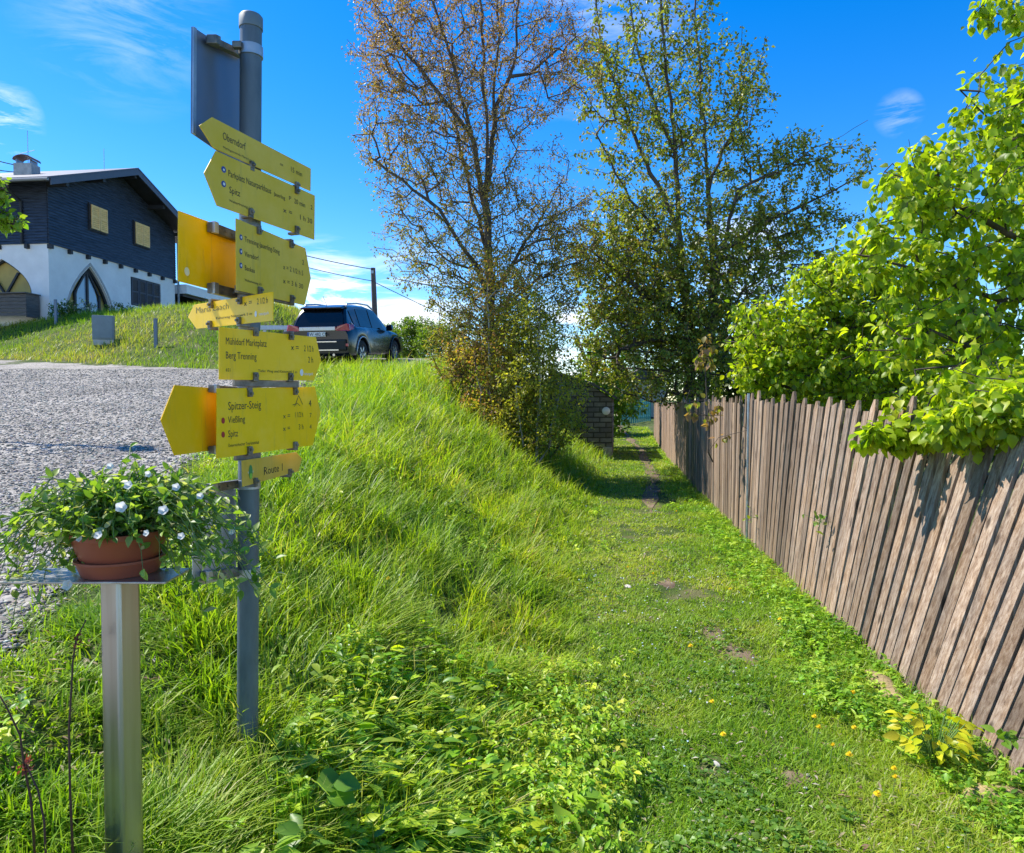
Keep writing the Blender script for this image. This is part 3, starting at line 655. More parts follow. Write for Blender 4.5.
for q, (x_, y_, hh, rx) in enumerate([(8.2, 15, 4.4, 1.9), (11.5, 14, 4.0, 2.0), (11, 24, 5.0, 2.6), (15, 18, 4.6, 2.3), (12.5, 9, 3.4, 1.8), (9.3, 21, 4.6, 2.2)]):
    b = Vector((x_, y_, hz(x_, y_)-.1))
    tree('broadleaf_tree', rowl[q], 'tree', b, [[b, b+Vector((.1, 0, hh*.5)), b+Vector((0, 0, hh*.9))], [b+Vector((.05, 0, hh*.3)), b+Vector((rx*.5, .2, hh*.7))], [b+Vector((.05, 0, hh*.3)), b+Vector((-rx*.5, -.2, hh*.7))]],
         [(tuple(b+Vector((0, 0, hh*.62))), (rx, rx*.8, hh*.38), 3), (tuple(b+Vector((rx*.2, -.3, hh*.3))), (rx*1.05, rx*.8, hh*.28), 3)], 420, 9, .15, [(.07, .14, .015), (.11, .20, .02)], [1, 1], seed=120+q, rb=.09, r0=.006, spread_=.16, seg=.3, group='row of trees beyond the fence')
hd = [(412, 366, 25.5, 'hedge_bush', 'rounded green bush just right of the car bonnet', 318, 1.0, 1.1), (440, 366, 24.5, 'hedge_bush', 'green bush between the car and the coppery trees', 322, 1.0, .8), (386, 366, 27.5, 'hedge_bush', 'wispy bush beside the utility pole, behind the car bonnet', 322, .8, .6), (272, 345, 27, 'hedge_bush', 'low green bush left of the car, half hidden by the signs', 312, 1.1, .9)]
for q, (px, py, Yq, nm, lab, ptop, rx, wsp) in enumerate(hd):
    b = at(px, py, Yq); b.z = hz(b.x, b.y)-.05; top = at(px, ptop, Yq); hh = top.z-b.z
    lim = [[b, b+Vector((dx*rx, dy*.4, hh*hq))] for dx, dy, hq in ((-.7, .2, .8), (-.3, -.4, .95), (.1, .3, 1.08), (.4, -.2, .95), (.75, .1, .85))]
    tree(nm, lab, 'bush', b, lim, [(tuple(b+Vector((0, 0, hh*.45))), (rx, .8, hh*.5), 3), (tuple(b+Vector((.1, 0, hh*.75))), (rx*.8, .5, hh*.3), 1)], int(650*wsp), 13, .085, [(.10, .21, .02), (.17, .29, .03), (.25, .33, .05)], [3, 3, 1], seed=80+q, rb=.04, r0=.004, spread_=.1, leaf_aspect=.45, drop=-.5, seg=.25,
         group='bushes along the far edge of the parking lot')
# tree out of frame at the left, one branch reaching in
b = Vector((-10, 8.6, 0)); b.z = hz(b.x, b.y)
tree('young_tree', 'leafy green branch reaching in at the left edge in front of the house', 'tree', b, [[b, (-9.9, 8.5, 2.6), (-9.8, 8.5, 4.6)], [(-9.9, 8.5, 2.6), (-7.6, 7.7, 3.55), at(-25, 200, 7.2), at(0, 212, 7.1), at(18, 226, 7.1)], [at(-25, 200, 7.2), at(8, 186, 7.1)]],
     [E(8, 220, 7.1, .14, .12, .10, 3), E(-2, 190, 7.1, .13, .12, .12, 2), E(-70, 180, 7.2, .5, .4, .6, 1)], 150, 3.0, .06, [(.14, .28, .02), (.22, .36, .03)], [1, 1], seed=91, rb=.028, r0=.0025, hi=True, spread_=.05, seg=.12)

exec_parts = []
# ------------------------------------------------------------------ wooden fence
def wood_mat(name, a, b_, c, moss=0):
    m = mat(name); t = m.node_tree; l = t.links.new
    p = N(t, 'ShaderNodeBsdfPrincipled', inp={'Roughness': .85, 'Specular IOR Level': .2})
    tc = N(t, 'ShaderNodeTexCoord'); oi = N(t, 'ShaderNodeObjectInfo')
    off = N(t, 'ShaderNodeVectorMath', operation='ADD'); l(tc.outputs['Object'], off.inputs[0])
    rr_ = N(t, 'ShaderNodeCombineXYZ'); l(math_n(t, 'MULTIPLY', oi.outputs['Random'], 37), rr_.inputs[0]); l(math_n(t, 'MULTIPLY', oi.outputs['Random'], 91), rr_.inputs[2]); l(rr_.outputs[0], off.inputs[1])
    mp = N(t, 'ShaderNodeMapping'); mp.inputs['Scale'].default_value = (34, 34, 1.6); l(off.outputs[0], mp.inputs[0])
    n = N(t, 'ShaderNodeTexNoise', inp={'Scale': 1.6, 'Detail': 9, 'Roughness': .7, 'Distortion': .35}); l(mp.outputs[0], n.inputs[0])
    mp2 = N(t, 'ShaderNodeMapping'); mp2.inputs['Scale'].default_value = (5, 5, 1.3); l(off.outputs[0], mp2.inputs[0])
    n2 = N(t, 'ShaderNodeTexNoise', inp={'Scale': 1.2, 'Detail': 4}); l(mp2.outputs[0], n2.inputs[0])
    r = N(t, 'ShaderNodeValToRGB'); e = r.color_ramp.elements
    e[0].position = .28; e[0].color = (*a, 1); e[1].position = .70; e[1].color = (*c, 1); x = e.new(.46); x.color = (*b_, 1); l(n.outputs[0], r.inputs[0])
    # knots
    v = N(t, 'ShaderNodeTexVoronoi', inp={'Scale': 1}); mp3 = N(t, 'ShaderNodeMapping'); mp3.inputs['Scale'].default_value = (9, 9, 3.2); l(off.outputs[0], mp3.inputs[0]); l(mp3.outputs[0], v.inputs[0])
    kn = N(t, 'ShaderNodeMapRange', inp={1: .10, 2: .2, 3: .35, 4: 1}); l(v.outputs['Distance'], kn.inputs[0])
    tone = math_n(t, 'MULTIPLY_ADD', oi.outputs['Random'], .72, .42)
    tone = math_n(t, 'MULTIPLY', tone, kn.outputs[0]); tone = math_n(t, 'MULTIPLY', tone, math_n(t, 'MULTIPLY_ADD', n2.outputs[0], 1.0, .55))
    hs = N(t, 'ShaderNodeHueSaturation'); l(r.outputs[0], hs.inputs['Color']); l(tone, hs.inputs['Value']); l(math_n(t, 'MULTIPLY_ADD', n2.outputs[0], .9, .65), hs.inputs['Saturation'])
    l(hs.outputs[0], p.inputs[0])
    bp = N(t, 'ShaderNodeBump', inp={'Strength': .8, 'Distance': .006}); l(n.outputs[0], bp.inputs['Height']); l(bp.outputs[0], p.inputs['Normal'])
    out(m, p.outputs[0]); return m
M_fence = wood_mat('weathered_wood', (.085, .052, .034), (.27, .19, .135), (.50, .40, .31))
M_fencem = wood_mat('mossy_wood', (.08, .07, .035), (.22, .19, .10), (.33, .27, .18))
M_zinc = simple('galvanised_steel', (.45, .47, .49), .45, .75, var=.18, scale=14)
fr = empty('picket_fence', (xfence(8.), 8., hz(xfence(8.), 8.)))
tag(fr, 'long weathered wooden picket fence leaning away from the path', 'fence')
frl = ROOT[fr.name]
def picket_geo(mb, Y, tall, g, wd):
    x = float(xfence(Y)); x2 = float(xfence(Y+.1)); tdir = Vector((x2-x, .1, 0)).normalized(); nrm = Vector((-tdir.y, tdir.x, 0))   # towards the path
    lean = np.interp(Y, [2, 3, 3.8, 4.5, 5.5, 7, 9], [27, 23, 17.5, 13.5, 8.5, 3, 0])*.96+g.normal(0, .18)
    hgt = np.interp(Y, [2, 3.8, 5, 7.7, 28], [1.58, 1.62, 1.66, 1.68, 1.52])+(.045 if tall else -.03)+g.normal(0, .018)
    tilt = g.normal(0, .0025)
    base = Vector((x, Y, hz(x, Y)-.06)); base += nrm*g.normal(0, .0025)
    up = (Vector((0, 0, math.cos(R(lean))))+Vector((math.sin(R(lean)), 0, 0))+tdir*tilt).normalized()
    # board runs up along `up`, faces nrm
    fn = tdir.cross(up).normalized(); fn = fn if fn.dot(nrm) > 0 else -fn
    hw = wd/2; th = .011
    w2 = hw*(1+g.normal(0, .045))
    if tall: prof = [(-hw, 0), (hw, 0), (w2, hgt-.075), (w2*.35, hgt-.005), (-w2*.3, hgt), (-w2, hgt-.08)]
    else: prof = [(-hw, 0), (hw, 0), (w2, hgt-.005), (-w2, hgt+g.normal(0, .01))]
    # split the sides so that the board is slightly irregular
    pts = [base+tdir*a+up*b for a, b in prof]
    mb.prism([p+fn*th for p in pts], -fn*2*th)
pitch = lambda y: float(np.interp(y, [3, 4.5, 6.5, 14, 18], [.100, .112, .135, .14, .16]))
g = np.random.default_rng(4); Yp = 1.3; plist = []
while Yp < 28:
    plist.append(Yp); Yp += pitch(Yp)+g.normal(0, .002)
rest = MB(); cnt = 0
# the hundred largest in view: those from 1.9 m on
for i, Yq in enumerate(plist):
    tall = (i % 2 == 0) if Yq < 9 else g.random() < .3
    wd = pitch(Yq)*(.875 if tall else .885)+g.normal(0, .002)-.002
    far_ = Yq > 12.5
    if Yq > 2.0 and cnt < 100:
        mb = MB(); picket_geo(mb, Yq, tall, g, wd); o = mb.build('picket', M_fencem if (far_ and g.random() < .6) else M_fence, fr, bevel=.0015); cnt += 1
    else: picket_geo(rest, Yq, tall, g, wd)
o = rest.build('picket', M_fence, fr); o['kind'] = 'stuff'
for hh in (.35, 1.25):
    ys_ = np.arange(1.3, 28, .5); pts = []
    for y in ys_:
        ln = R(float(np.interp(y, [2, 3, 3.8, 4.5, 5.5, 7, 9], [27, 23, 17.5, 13.5, 8.5, 3, 0])*.96)); x = float(xfence(y))+.075
        pts.append(Vector((x+math.sin(ln)*hh, y, hz(x, y)+math.cos(ln)*hh)))
    MB().tube(pts, .034, 4).build('rail', M_fence, fr)
def fpost(y, mt, r, h, off):
    x = float(xfence(y))+off; return MB().tube([(x, y, hz(x, y)-.2), (x, y, hz(x, y)+h)], r, 8).build('post', mt, fr, smooth='auto')
fpost(7.75, M_zinc, .014, 1.66, -.03)
for y in (10.2, 13, 16, 19, 22, 25): fpost(y, M_bark, .045, 1.4, .13)

# teal fence at the far end of the path
M_teal = simple('teal_paint', (.10, .32, .28), .6, var=.25, scale=8)
p0 = at(622, 428, 36); r_ = empty('garden_fence', (p0.x, p0.y, hz(p0.x, p0.y))); tag(r_, 'small teal-painted picket fence at the far end of the path', 'fence')
a = at(622, 420, 35); b = at(650, 420, 39)
for i in range(14):
    t = i/13; q = a.lerp(b, t); z = hz(q.x, q.y); MB().box((q.x, q.y, z+.62), (.09, .03, 1.2)).build('picket', M_teal, r_, bevel=.005)
for hh in (.3, 1.0):
    MB().tube([(a.x, a.y+.05, hz(a.x, a.y)+hh), (b.x, b.y+.05, hz(b.x, b.y)+hh)], .035, 4).build('rail', M_teal, r_)
M_shed = simple('bleached_boards', (.40, .34, .27), .85, var=.3, scale=6, stretch=(8, 8, .6))
q = at(640, 400, 43); z = hz(q.x, q.y); r_ = empty('garden_shed', (q.x, q.y, z)); tag(r_, 'pale wooden shed just behind the teal fence', 'shed')
MB().box((q.x, q.y, z+1.1), (2.6, 2.2, 2.2)).build('wall', M_shed, r_)
MB().prism([(q.x-1.6, q.y-1.4, z+2.2), (q.x+1.6, q.y-1.4, z+2.2), (q.x, q.y-1.4, z+2.9)], (0, 2.8, 0)).build('roof', M_bark, r_)

# ------------------------------------------------------------------ stone outbuilding by the path
def block_mat(name, c1, c2, mortar, scale, w=.4, h=.2):
    m = mat(name); t = m.node_tree; l = t.links.new
    p = N(t, 'ShaderNodeBsdfPrincipled', inp={'Roughness': .92, 'Specular IOR Level': .15})
    tc = N(t, 'ShaderNodeTexCoord'); mp = N(t, 'ShaderNodeMapping'); mp.inputs['Rotation'].default_value = (R(90), 0, 0); l(tc.outputs['Object'], mp.inputs[0])
    sx = N(t, 'ShaderNodeSeparateXYZ'); l(tc.outputs['Object'], sx.inputs[0]); cx = N(t, 'ShaderNodeCombineXYZ'); l(math_n(t, 'ADD', sx.outputs[0], sx.outputs[1]), cx.inputs[0]); l(sx.outputs[2], cx.inputs[1])
    b = N(t, 'ShaderNodeTexBrick', inp={'Scale': scale, 'Mortar Size': .018, 'Color1': (*c1, 1), 'Color2': (*c2, 1), 'Mortar': (*mortar, 1), 'Brick Width': w, 'Row Height': h}); l(cx.outputs[0], b.inputs[0])
    n = N(t, 'ShaderNodeTexNoise', inp={'Scale': 7, 'Detail': 6, 'Roughness': .7}); l(tc.outputs['Object'], n.inputs[0])
    s = N(t, 'ShaderNodeVectorMath', operation='SCALE'); l(b.outputs[0], s.inputs[0]); l(math_n(t, 'MULTIPLY_ADD', n.outputs[0], 1.3, .3), s.inputs['Scale']); l(s.outputs[0], p.inputs[0])
    bp = N(t, 'ShaderNodeBump', inp={'Strength': .7, 'Distance': .02}); l(math_n(t, 'SUBTRACT', n.outputs[0], b.outputs[1]), bp.inputs['Height']); l(bp.outputs[0], p.inputs['Normal'])
    out(m, p.outputs[0]); return m
M_block = block_mat('dark_stone', (.24, .235, .22), (.13, .13, .13), (.07, .068, .06), 1.0, .34, .14)
Yw = 19.5; c0 = at(612, 455, Yw); zc = hz(c0.x, c0.y); r_ = empty('stone_outbuilding', (c0.x, c0.y, zc)); tag(r_, 'dark grey stone outbuilding set into the bank beside the path', 'outbuilding')
x1 = c0.x; x0 = at(548, 455, Yw).x; ht = 1.62
mb = MB(); mb.prism([(x0, Yw, zc-.3), (x1, Yw, zc-.3), (x1, Yw, zc+ht), (x1-.5, Yw, zc+ht+.32), (x0, Yw, zc+ht+.75)], (0.5, 3.2, 0)); mb.build('wall', M_block, r_)
mb = MB(); mb.prism([(x0-.1, Yw-.12, zc+ht+.78), (x1-.5, Yw-.12, zc+ht+.35), (x1+.12, Yw-.12, zc+ht-.02), (x1+.12, Yw-.12, zc+ht+.05), (x1-.5, Yw-.12, zc+ht+.43), (x0-.1, Yw-.12, zc+ht+.86)], (.5, 3.4, 0)); mb.build('roof', simple('slate', (.10, .10, .105), .8, var=.3, scale=6), r_)
MB().tube([(x0+.35, Yw-.25, zc+.85), (x1-.55, Yw-.22, zc+.06)], .05, 4).build('beam', M_bark, r_)
p = at(606, 411, Yw-.03); MB().lathe([(0, 0), (.10, 0), (.11, .01), (.11, .03), (.08, .05), (0, .055)], p, 20, Matrix.Rotation(R(90), 3, 'X')).build('lamp', simple('opal_glass', (.75, .77, .78), .3, var=.05), r_, smooth='auto')
MB().box((x1-.13, Yw-.02, zc+.12), (.26, .06, .36)).build('corner_stone', simple('pale_stone', (.36, .35, .33), .9, var=.3, scale=9), r_, bevel=.015)

# ------------------------------------------------------------------ house
CX, CY = -19.4, 30.0; U_ = Vector((.110, .994, 0)); V_ = Vector((-.994, .110, 0)); O_ = Vector((CX, CY, 0))
NG = -V_          # outward normal of the gable wall
NL = -U_          # outward normal of the left wall
def HU(u, z, off=0): return O_+U_*u+NG*off+Vector((0, 0, z))
def HV(v, z, off=0): return O_+V_*v+NL*off+Vector((0, 0, z))
GW = 9.1; LW = 8.0; ZB = 8.14; Z0 = 4.3; ZE = 10.95; ZA = 12.62
house = empty('house', HU(0, 5.0)); tag(house, 'chalet-style house with dark timber upper floor above white plaster walls', 'house')
def plaster():
    return simple('white_plaster', (.80, .79, .76), .9, var=.07, scale=1.3, bump=.5, bscale=9, spec=.1)
M_plaster = plaster()
def bluewood():
    m = mat('dark_stained_boards'); t = m.node_tree; l = t.links.new
    p = N(t, 'ShaderNodeBsdfPrincipled', inp={'Roughness': .5, 'Specular IOR Level': .45})
    tc = N(t, 'ShaderNodeTexCoord'); mp = N(t, 'ShaderNodeMapping'); mp.inputs['Scale'].default_value = (1.2, 1.2, 14); l(tc.outputs['Object'], mp.inputs[0])
    n = N(t, 'ShaderNodeTexNoise', inp={'Scale': 1.5, 'Detail': 7, 'Roughness': .7}); l(mp.outputs[0], n.inputs[0])
    r = N(t, 'ShaderNodeValToRGB'); e = r.color_ramp.elements; e[0].position = .35; e[0].color = (.008, .011, .018, 1); e[1].position = .7; e[1].color = (.055, .075, .115, 1); l(n.outputs[0], r.inputs[0]); l(r.outputs[0], p.inputs[0])
    out(m, p.outputs[0]); return m
M_boards = bluewood()
M_blk = simple('black_timber', (.018, .02, .024), .6, var=.3, scale=5)
M_roofm = simple('roof_sheet', (.06, .075, .11), .5, var=.2, scale=3)
M_ochre = simple('ochre_panel', (.48, .34, .09), .7, var=.15, scale=2)
M_shut = simple('light_pine', (.88, .56, .22), .6, var=.18, scale=4, stretch=(1, 1, 6))
M_dshut = simple('blue_black_shutter', (.035, .045, .07), .55, var=.3, scale=6)
def glass(name, col=(.02, .03, .04)):
    m = mat(name); t = m.node_tree; p = N(t, 'ShaderNodeBsdfPrincipled', inp={'Base Color': (*col, 1), 'Roughness': .06, 'Specular IOR Level': .9, 'IOR': 1.6})
    tc = N(t, 'ShaderNodeTexCoord'); n = N(t, 'ShaderNodeTexNoise', inp={'Scale': 1.3, 'Detail': 2}); t.links.new(tc.outputs['Object'], n.inputs[0])
    b = N(t, 'ShaderNodeBump', inp={'Strength': .05, 'Distance': .05}); t.links.new(n.outputs[0], b.inputs['Height']); t.links.new(b.outputs[0], p.inputs['Normal'])
    out(m, p.outputs[0]); return m
M_glass = glass('window_glass', (.25, .34, .42))  # light blue base colour stands for sky reflected in the panes
M_dglass = glass('dark_glass', (.006, .007, .008)); M_dglass.node_tree.nodes['Principled BSDF'].inputs['Specular IOR Level'].default_value = .35
def wall_holes(name, outer, holes, P, nrm, th, mt, parent):
    """wall in the plane given by P(a, z) with openings; th inwards"""
    bm = bmesh.new(); ed = []
    for loop in [outer]+holes:
        vs = [bm.verts.new(P(a, z)) for a, z in loop]
        ed += [bm.edges.new((vs[i], vs[(i+1) % len(vs)])) for i in range(len(vs))]
    r = bmesh.ops.triangle_fill(bm, use_beauty=True, use_dissolve=False, edges=ed)
    fs = [f for f in r['geom'] if isinstance(f, bmesh.types.BMFace)]
    ex = bmesh.ops.extrude_face_region(bm, geom=fs)
    bmesh.ops.translate(bm, verts=[v for v in ex['geom'] if isinstance(v, bmesh.types.BMVert)], vec=-Vector(nrm)*th)
    bmesh.ops.recalc_face_normals(bm, faces=bm.faces)
    me = bpy.data.meshes.new(name); bm.to_mesh(me); bm.free(); me.materials.append(mt); return link(me, name, parent)
def gothic(c, hw, zb, zs, za, n=9):
    """pointed arch: straight to zs, then curved up to za"""
    pts = [(c-hw, zb)]
    for i in range(n+1): t = i/n; pts.append((c-hw*math.cos(t*math.pi/2)**1.0*(1) if 0 else c-hw*(1-t**2.1), zs+(za-zs)*math.sin(t*math.pi/2)**.93 if 0 else zs+(za-zs)*t))
    for i in range(n-1, -1, -1): t = i/n; pts.append((c+hw*(1-t**2.1), zs+(za-zs)*t))
    pts.append((c+hw, zb)); return pts
archG = gothic(2.5, 1.5, 4.95, 5.1, 7.66); archL = gothic(2.15, 1.35, 6.0, 6.02, 7.55)
win = [(5.35, 6.3), (7.81, 6.3), (7.81, 7.7), (5.35, 7.7)]
wall_holes('wall', [(0, Z0), (GW, Z0), (GW, ZB), (0, ZB)], [archG, win], lambda a, z: HU(a, z), NG, .35, M_plaster, house)
wall_holes('wall', [(.352, Z0), (LW, Z0), (LW, ZB), (.352, ZB)], [archL], lambda a, z: HV(a, z), NL, .35, M_plaster, house)
# arch reveal frames, panes
def ring(name, loop, P, off, wd, th, mt, parent, closed=True):
    mb = MB(); n = len(loop)
    c = (sum(p[0] for p in loop)/n, sum(p[1] for p in loop)/n)
    for i in range(n if closed else n-1):
        a, b = loop[i], loop[(i+1) % n]
        ai = (a[0]+(c[0]-a[0])*wd, a[1]+(c[1]-a[1])*wd); bi = (b[0]+(c[0]-b[0])*wd, b[1]+(c[1]-b[1])*wd)
        mb.prism([P(*a, off), P(*b, off), P(*bi, off), P(*ai, off)], (P(0, 0, 0)-P(0, 0, th)))
    return mb.build(name, mt, parent)
def archwin(arch, P, c, hw, zb, za, glassy):
    ob = MB(); n_ = P(0, 0, 1)-P(0, 0, 0)
    ob.prism([P(a, z, -.26) for a, z in arch], -n_*.04)
    w_ = ob.build('window', M_ochre, house)
    ring('arch_frame', arch, P, -.12, .10, .10, M_blk, w_)
    if glassy:
        for s in (-1, 1):
            x_ = c+s*.37*hw/1.0
            g_ = [(c+s*.05, zb), (c+s*.72, zb), (c+s*.72, 6.1), (c+s*.5, 6.7), (c+s*.05, 7.32)]
            MB().prism([P(a, z, -.20) for a, z in g_], -n_*.02).build('pane', M_glass, w_)
        m2 = MB()
        for a in (c-.78, c, c+.78): top = 7.5 if a == c else 6.45; m2.prism([P(a-.06, zb, -.14), P(a+.06, zb, -.14), P(a+.06, top, -.14), P(a-.06, top, -.14)], -n_*.08)
        for s in (-1, 1): m2.prism([P(c+s*.78-.05, 6.4, -.14), P(c+s*.78+.05, 6.4, -.14), P(c+.05, 7.5, -.14), P(c-.05, 7.5, -.14)], -n_*.075)
        m2.build('muntin', M_blk, w_)
    else:
        m2 = MB()
        for a0, a1 in (((c, 6.05), (c-.62, 7.0)), ((c, 6.05), (c+.62, 7.0))):
            m2.prism([P(a0[0]-.05, a0[1], -.14), P(a0[0]+.05, a0[1], -.14), P(a1[0]+.05, a1[1], -.14), P(a1[0]-.05, a1[1], -.14)], -n_*.08)
        m2.build('muntin', M_blk, w_)
        MB().prism([P(c-hw, zb-.12, .06), P(c+hw, zb-.12, .06), P(c+hw, zb, .06), P(c-hw, zb, .06)], -n_*.3).build('sill', simple('pale_sill', (.55, .62, .68), .5), w_)
archwin(archG, HU, 2.5, 1.5, 5.0, 7.6, True)
archwin(archL, HV, 2.15, 1.35, 6.02, 7.5, False)
# plaster trim round the gable arch
o = ring('arch_trim', gothic(2.5, 1.62, 4.95, 5.12, 7.82), HU, .03, .07, .05, simple('grey_trim', (.42, .41, .39), .8), house, closed=False)
def shutters(u0, u1, z0, z1, mt, fm, off, npan, nm):
    fr_ = MB(); n_ = NG
    fr_.prism([HU(u0-.07, z0-.07, off-.03), HU(u1+.07, z0-.07, off-.03), HU(u1+.07, z1+.07, off-.03), HU(u0-.07, z1+.07, off-.03)], -n_*.12)
    f = fr_.build(nm, fm, house); wdt = (u1-u0)/npan
    for i in range(npan):
        mb = MB(); a = u0+i*wdt+.02; b = u0+(i+1)*wdt-.02
        for k in range(int((z1-z0)/.09)):
            z = z0+.03+k*.09; mb.prism([HU(a+.05, z, off), HU(b-.05, z, off), HU(b-.05, z+.07, off+.02), HU(a+.05, z+.07, off+.02)], -n_*.025)
        mb.prism([HU(a, z0, off+.03), HU(a+.06, z0, off+.03), HU(a+.06, z1, off+.03), HU(a, z1, off+.03)], -n_*.05)
        mb.prism([HU(b-.06, z0, off+.03), HU(b, z0, off+.03), HU(b, z1, off+.03), HU(b-.06, z1, off+.03)], -n_*.05)
        for z in (z0, (z0+z1)/2-.03, z1-.06): mb.prism([HU(a+.06, z, off+.028), HU(b-.06, z, off+.028), HU(b-.06, z+.06, off+.028), HU(a+.06, z+.06, off+.028)], -n_*.05)
        mb.build('shutter', mt, f)
shutters(2.42, 3.52, 9.36, 10.42, M_shut, M_blk, .16, 2, 'window')
shutters(5.57, 6.70, 9.36, 10.42, M_shut, M_blk, .16, 2, 'window')
shutters(5.40, 7.76, 6.34, 7.66, M_dshut, M_blk, -.02, 4, 'window')
# boards
def roofz(u): return ZA-.20-abs(u-GW/2)*(ZA-ZE+.05)/(GW/2)
def clap(P, a0, a1fun, z0, z1, nrm, name):
    mb = MB(); z = z0; hgt = .125
    while z < z1:
        zt = min(z+hgt, z1); l_, r_2 = a1fun(zt)
        if r_2-l_ > .05:
            lb, rb2 = a1fun(z); mb.prism([P(lb, z, .075), P(rb2, z, .075), P(r_2, zt, .045), P(l_, zt, .045)], -nrm*.04)
        z += hgt
    mb.build(name, M_boards, house)
def gext(z):
    if z <= roofz(0): return (-.03, GW+.03)
    d = (z-roofz(0))/(roofz(GW/2)-roofz(0))*GW/2; return (d, GW-d)
clap(HU, 0, gext, ZB, roofz(GW/2)-.02, NG, 'timber_cladding')
clap(HV, 0, lambda z: (-.02, LW), ZB, 10.75, NL, 'timber_cladding')
bk = MB(); bk.prism([HU(.0, ZB, .005), HU(GW, ZB, .005), HU(GW, roofz(GW), .005), HU(GW/2, roofz(GW/2), .005), HU(0, roofz(0), .005)], V_*LW); bk.build('upper_floor', M_blk, house)
bk = MB(); bk.prism([HU(GW-.3, Z0, -.4), HU(GW-.002, Z0, -.4), HU(GW-.002, ZB-.003, -.4), HU(GW-.3, ZB-.003, -.4)], V_*(LW-1)); bk.build('wall', M_plaster, house)
# joist ends
for u in [.05+i*1.12 for i in range(9)]: MB().prism([HU(u-.07, ZB-.2, .16), HU(u+.07, ZB-.2, .16), HU(u+.07, ZB-.02, .16), HU(u-.07, ZB-.02, .16)], -NG*.2).build('joist_end', M_blk, house)
for v in [.9+i*1.3 for i in range(5)]: MB().prism([HV(v-.07, ZB-.2, .16), HV(v+.07, ZB-.2, .16), HV(v+.07, ZB-.02, .16), HV(v-.07, ZB-.02, .16)], -NL*.2).build('joist_end', M_blk, house)
# roof
OG = 1.0; OE = 1.05; sl = (ZA-ZE+.05)/(GW/2); LR = LW+1
def roofslab(s, lift, th, o1, mt, name, eo=OE, par_=None):
    e_u = (-eo if s < 0 else GW+eo); ez = ZA-(GW/2+eo)*sl
    return MB().prism([HU(GW/2, ZA+lift, o1), HU(e_u, ez+lift, o1), HU(e_u, ez+lift-th, o1), HU(GW/2, ZA+lift-th, o1)], V_*(LR+o1)).build(name, mt, par_ or house)
rf = roofslab(-1, .0, .14, OG, M_blk, 'roof'); rf2 = roofslab(1, .0, .14, OG, M_blk, 'roof')
roofslab(-1, .075, .07, OG+.06, M_roofm, 'roof_covering', OE+.08, rf); roofslab(1, .075, .07, OG+.06, M_roofm, 'roof_covering', OE+.08, rf2)
for s, par_ in ((-1, rf), (1, rf2)):      # barge boards
    e_u = (-OE if s < 0 else GW+OE); ez = ZA-(GW/2+OE)*sl
    MB().prism([HU(GW/2, ZA+.0, OG+.045), HU(e_u, ez+.0, OG+.045), HU(e_u, ez-.27, OG+.045), HU(GW/2, ZA-.27, OG+.045)], -NG*.04).build('barge_board', M_roofm, par_)
for u in (.02, 2.3, GW/2, 6.8, GW-.02):
    z = roofz(u)-.02; MB().prism([HU(u-.08, z-.2, .92), HU(u+.08, z-.2, .92), HU(u+.08, z-.02, .92), HU(u-.08, z-.02, .92)], -NG*.9).build('purlin', M_blk, house)
# gutter and pipes
M_pipe = simple('grey_pipe', (.22, .24, .26), .5, .3)
gz = ZA-(GW/2+OE)*sl-.06
MB().tube([HU(-OE-.1, gz, OG), HU(-OE-.1, gz, -LR)], .07, 8).build('gutter', M_pipe, house)
MB().tube([HU(-OE-.1, gz-.05, -1.1), HU(-.12, 9.9, -1.1), HU(-.12, ZB, -1.1)], .05, 8).build('downpipe', M_blk, house)
MB().tube([HU(GW+.2, gz, .1), HU(GW+.12, 9.9, .14), HU(GW+.12, 5, .14)], .055, 8).build('downpipe', M_pipe, house)
# chimney
cc = O_+U_*1.5+V_*2.15; 
ch = MB().box((cc.x, cc.y, 11.45), (.8, .6, 1.0)).build('chimney', simple('chimney_render', (.42, .41, .38), .9, var=.2), rf2 if 0 else rf, bevel=.02)
mb = MB(); nn_ = 8; arc = [Vector((cc.x+.42*math.cos(math.pi*i/nn_), cc.y-.32, 12.12+.2*math.sin(math.pi*i/nn_))) for i in range(nn_+1)]
mb.prism(arc+[p+Vector((0, 0, -.03)) for p in arc[::-1]], (0, .64, 0)); mb.build('chimney_cap', simple('rusty_sheet', (.22, .15, .13), .6, .3), rf)
for dx in (-.3, .3): MB().box((cc.x+dx, cc.y, 12.03), (.03, .5, .2)).build('cap_support', M_zinc, rf)
p = HU(4.0, 12.3, -.3); MB().tube([p, p+Vector((0, 0, 1.15))], .014, 5).build('antenna', M_zinc, rf)
p = HU(1.4, 11.4, -2.0); MB().tube([p, p+Vector((0, 0, 2.0))], .014, 5).build('antenna', M_zinc, rf)
MB().tube([p+Vector((-.35, 0, 1.0)), p+Vector((.3, 0, 1.15))], .012, 5).build('antenna', M_zinc, rf)
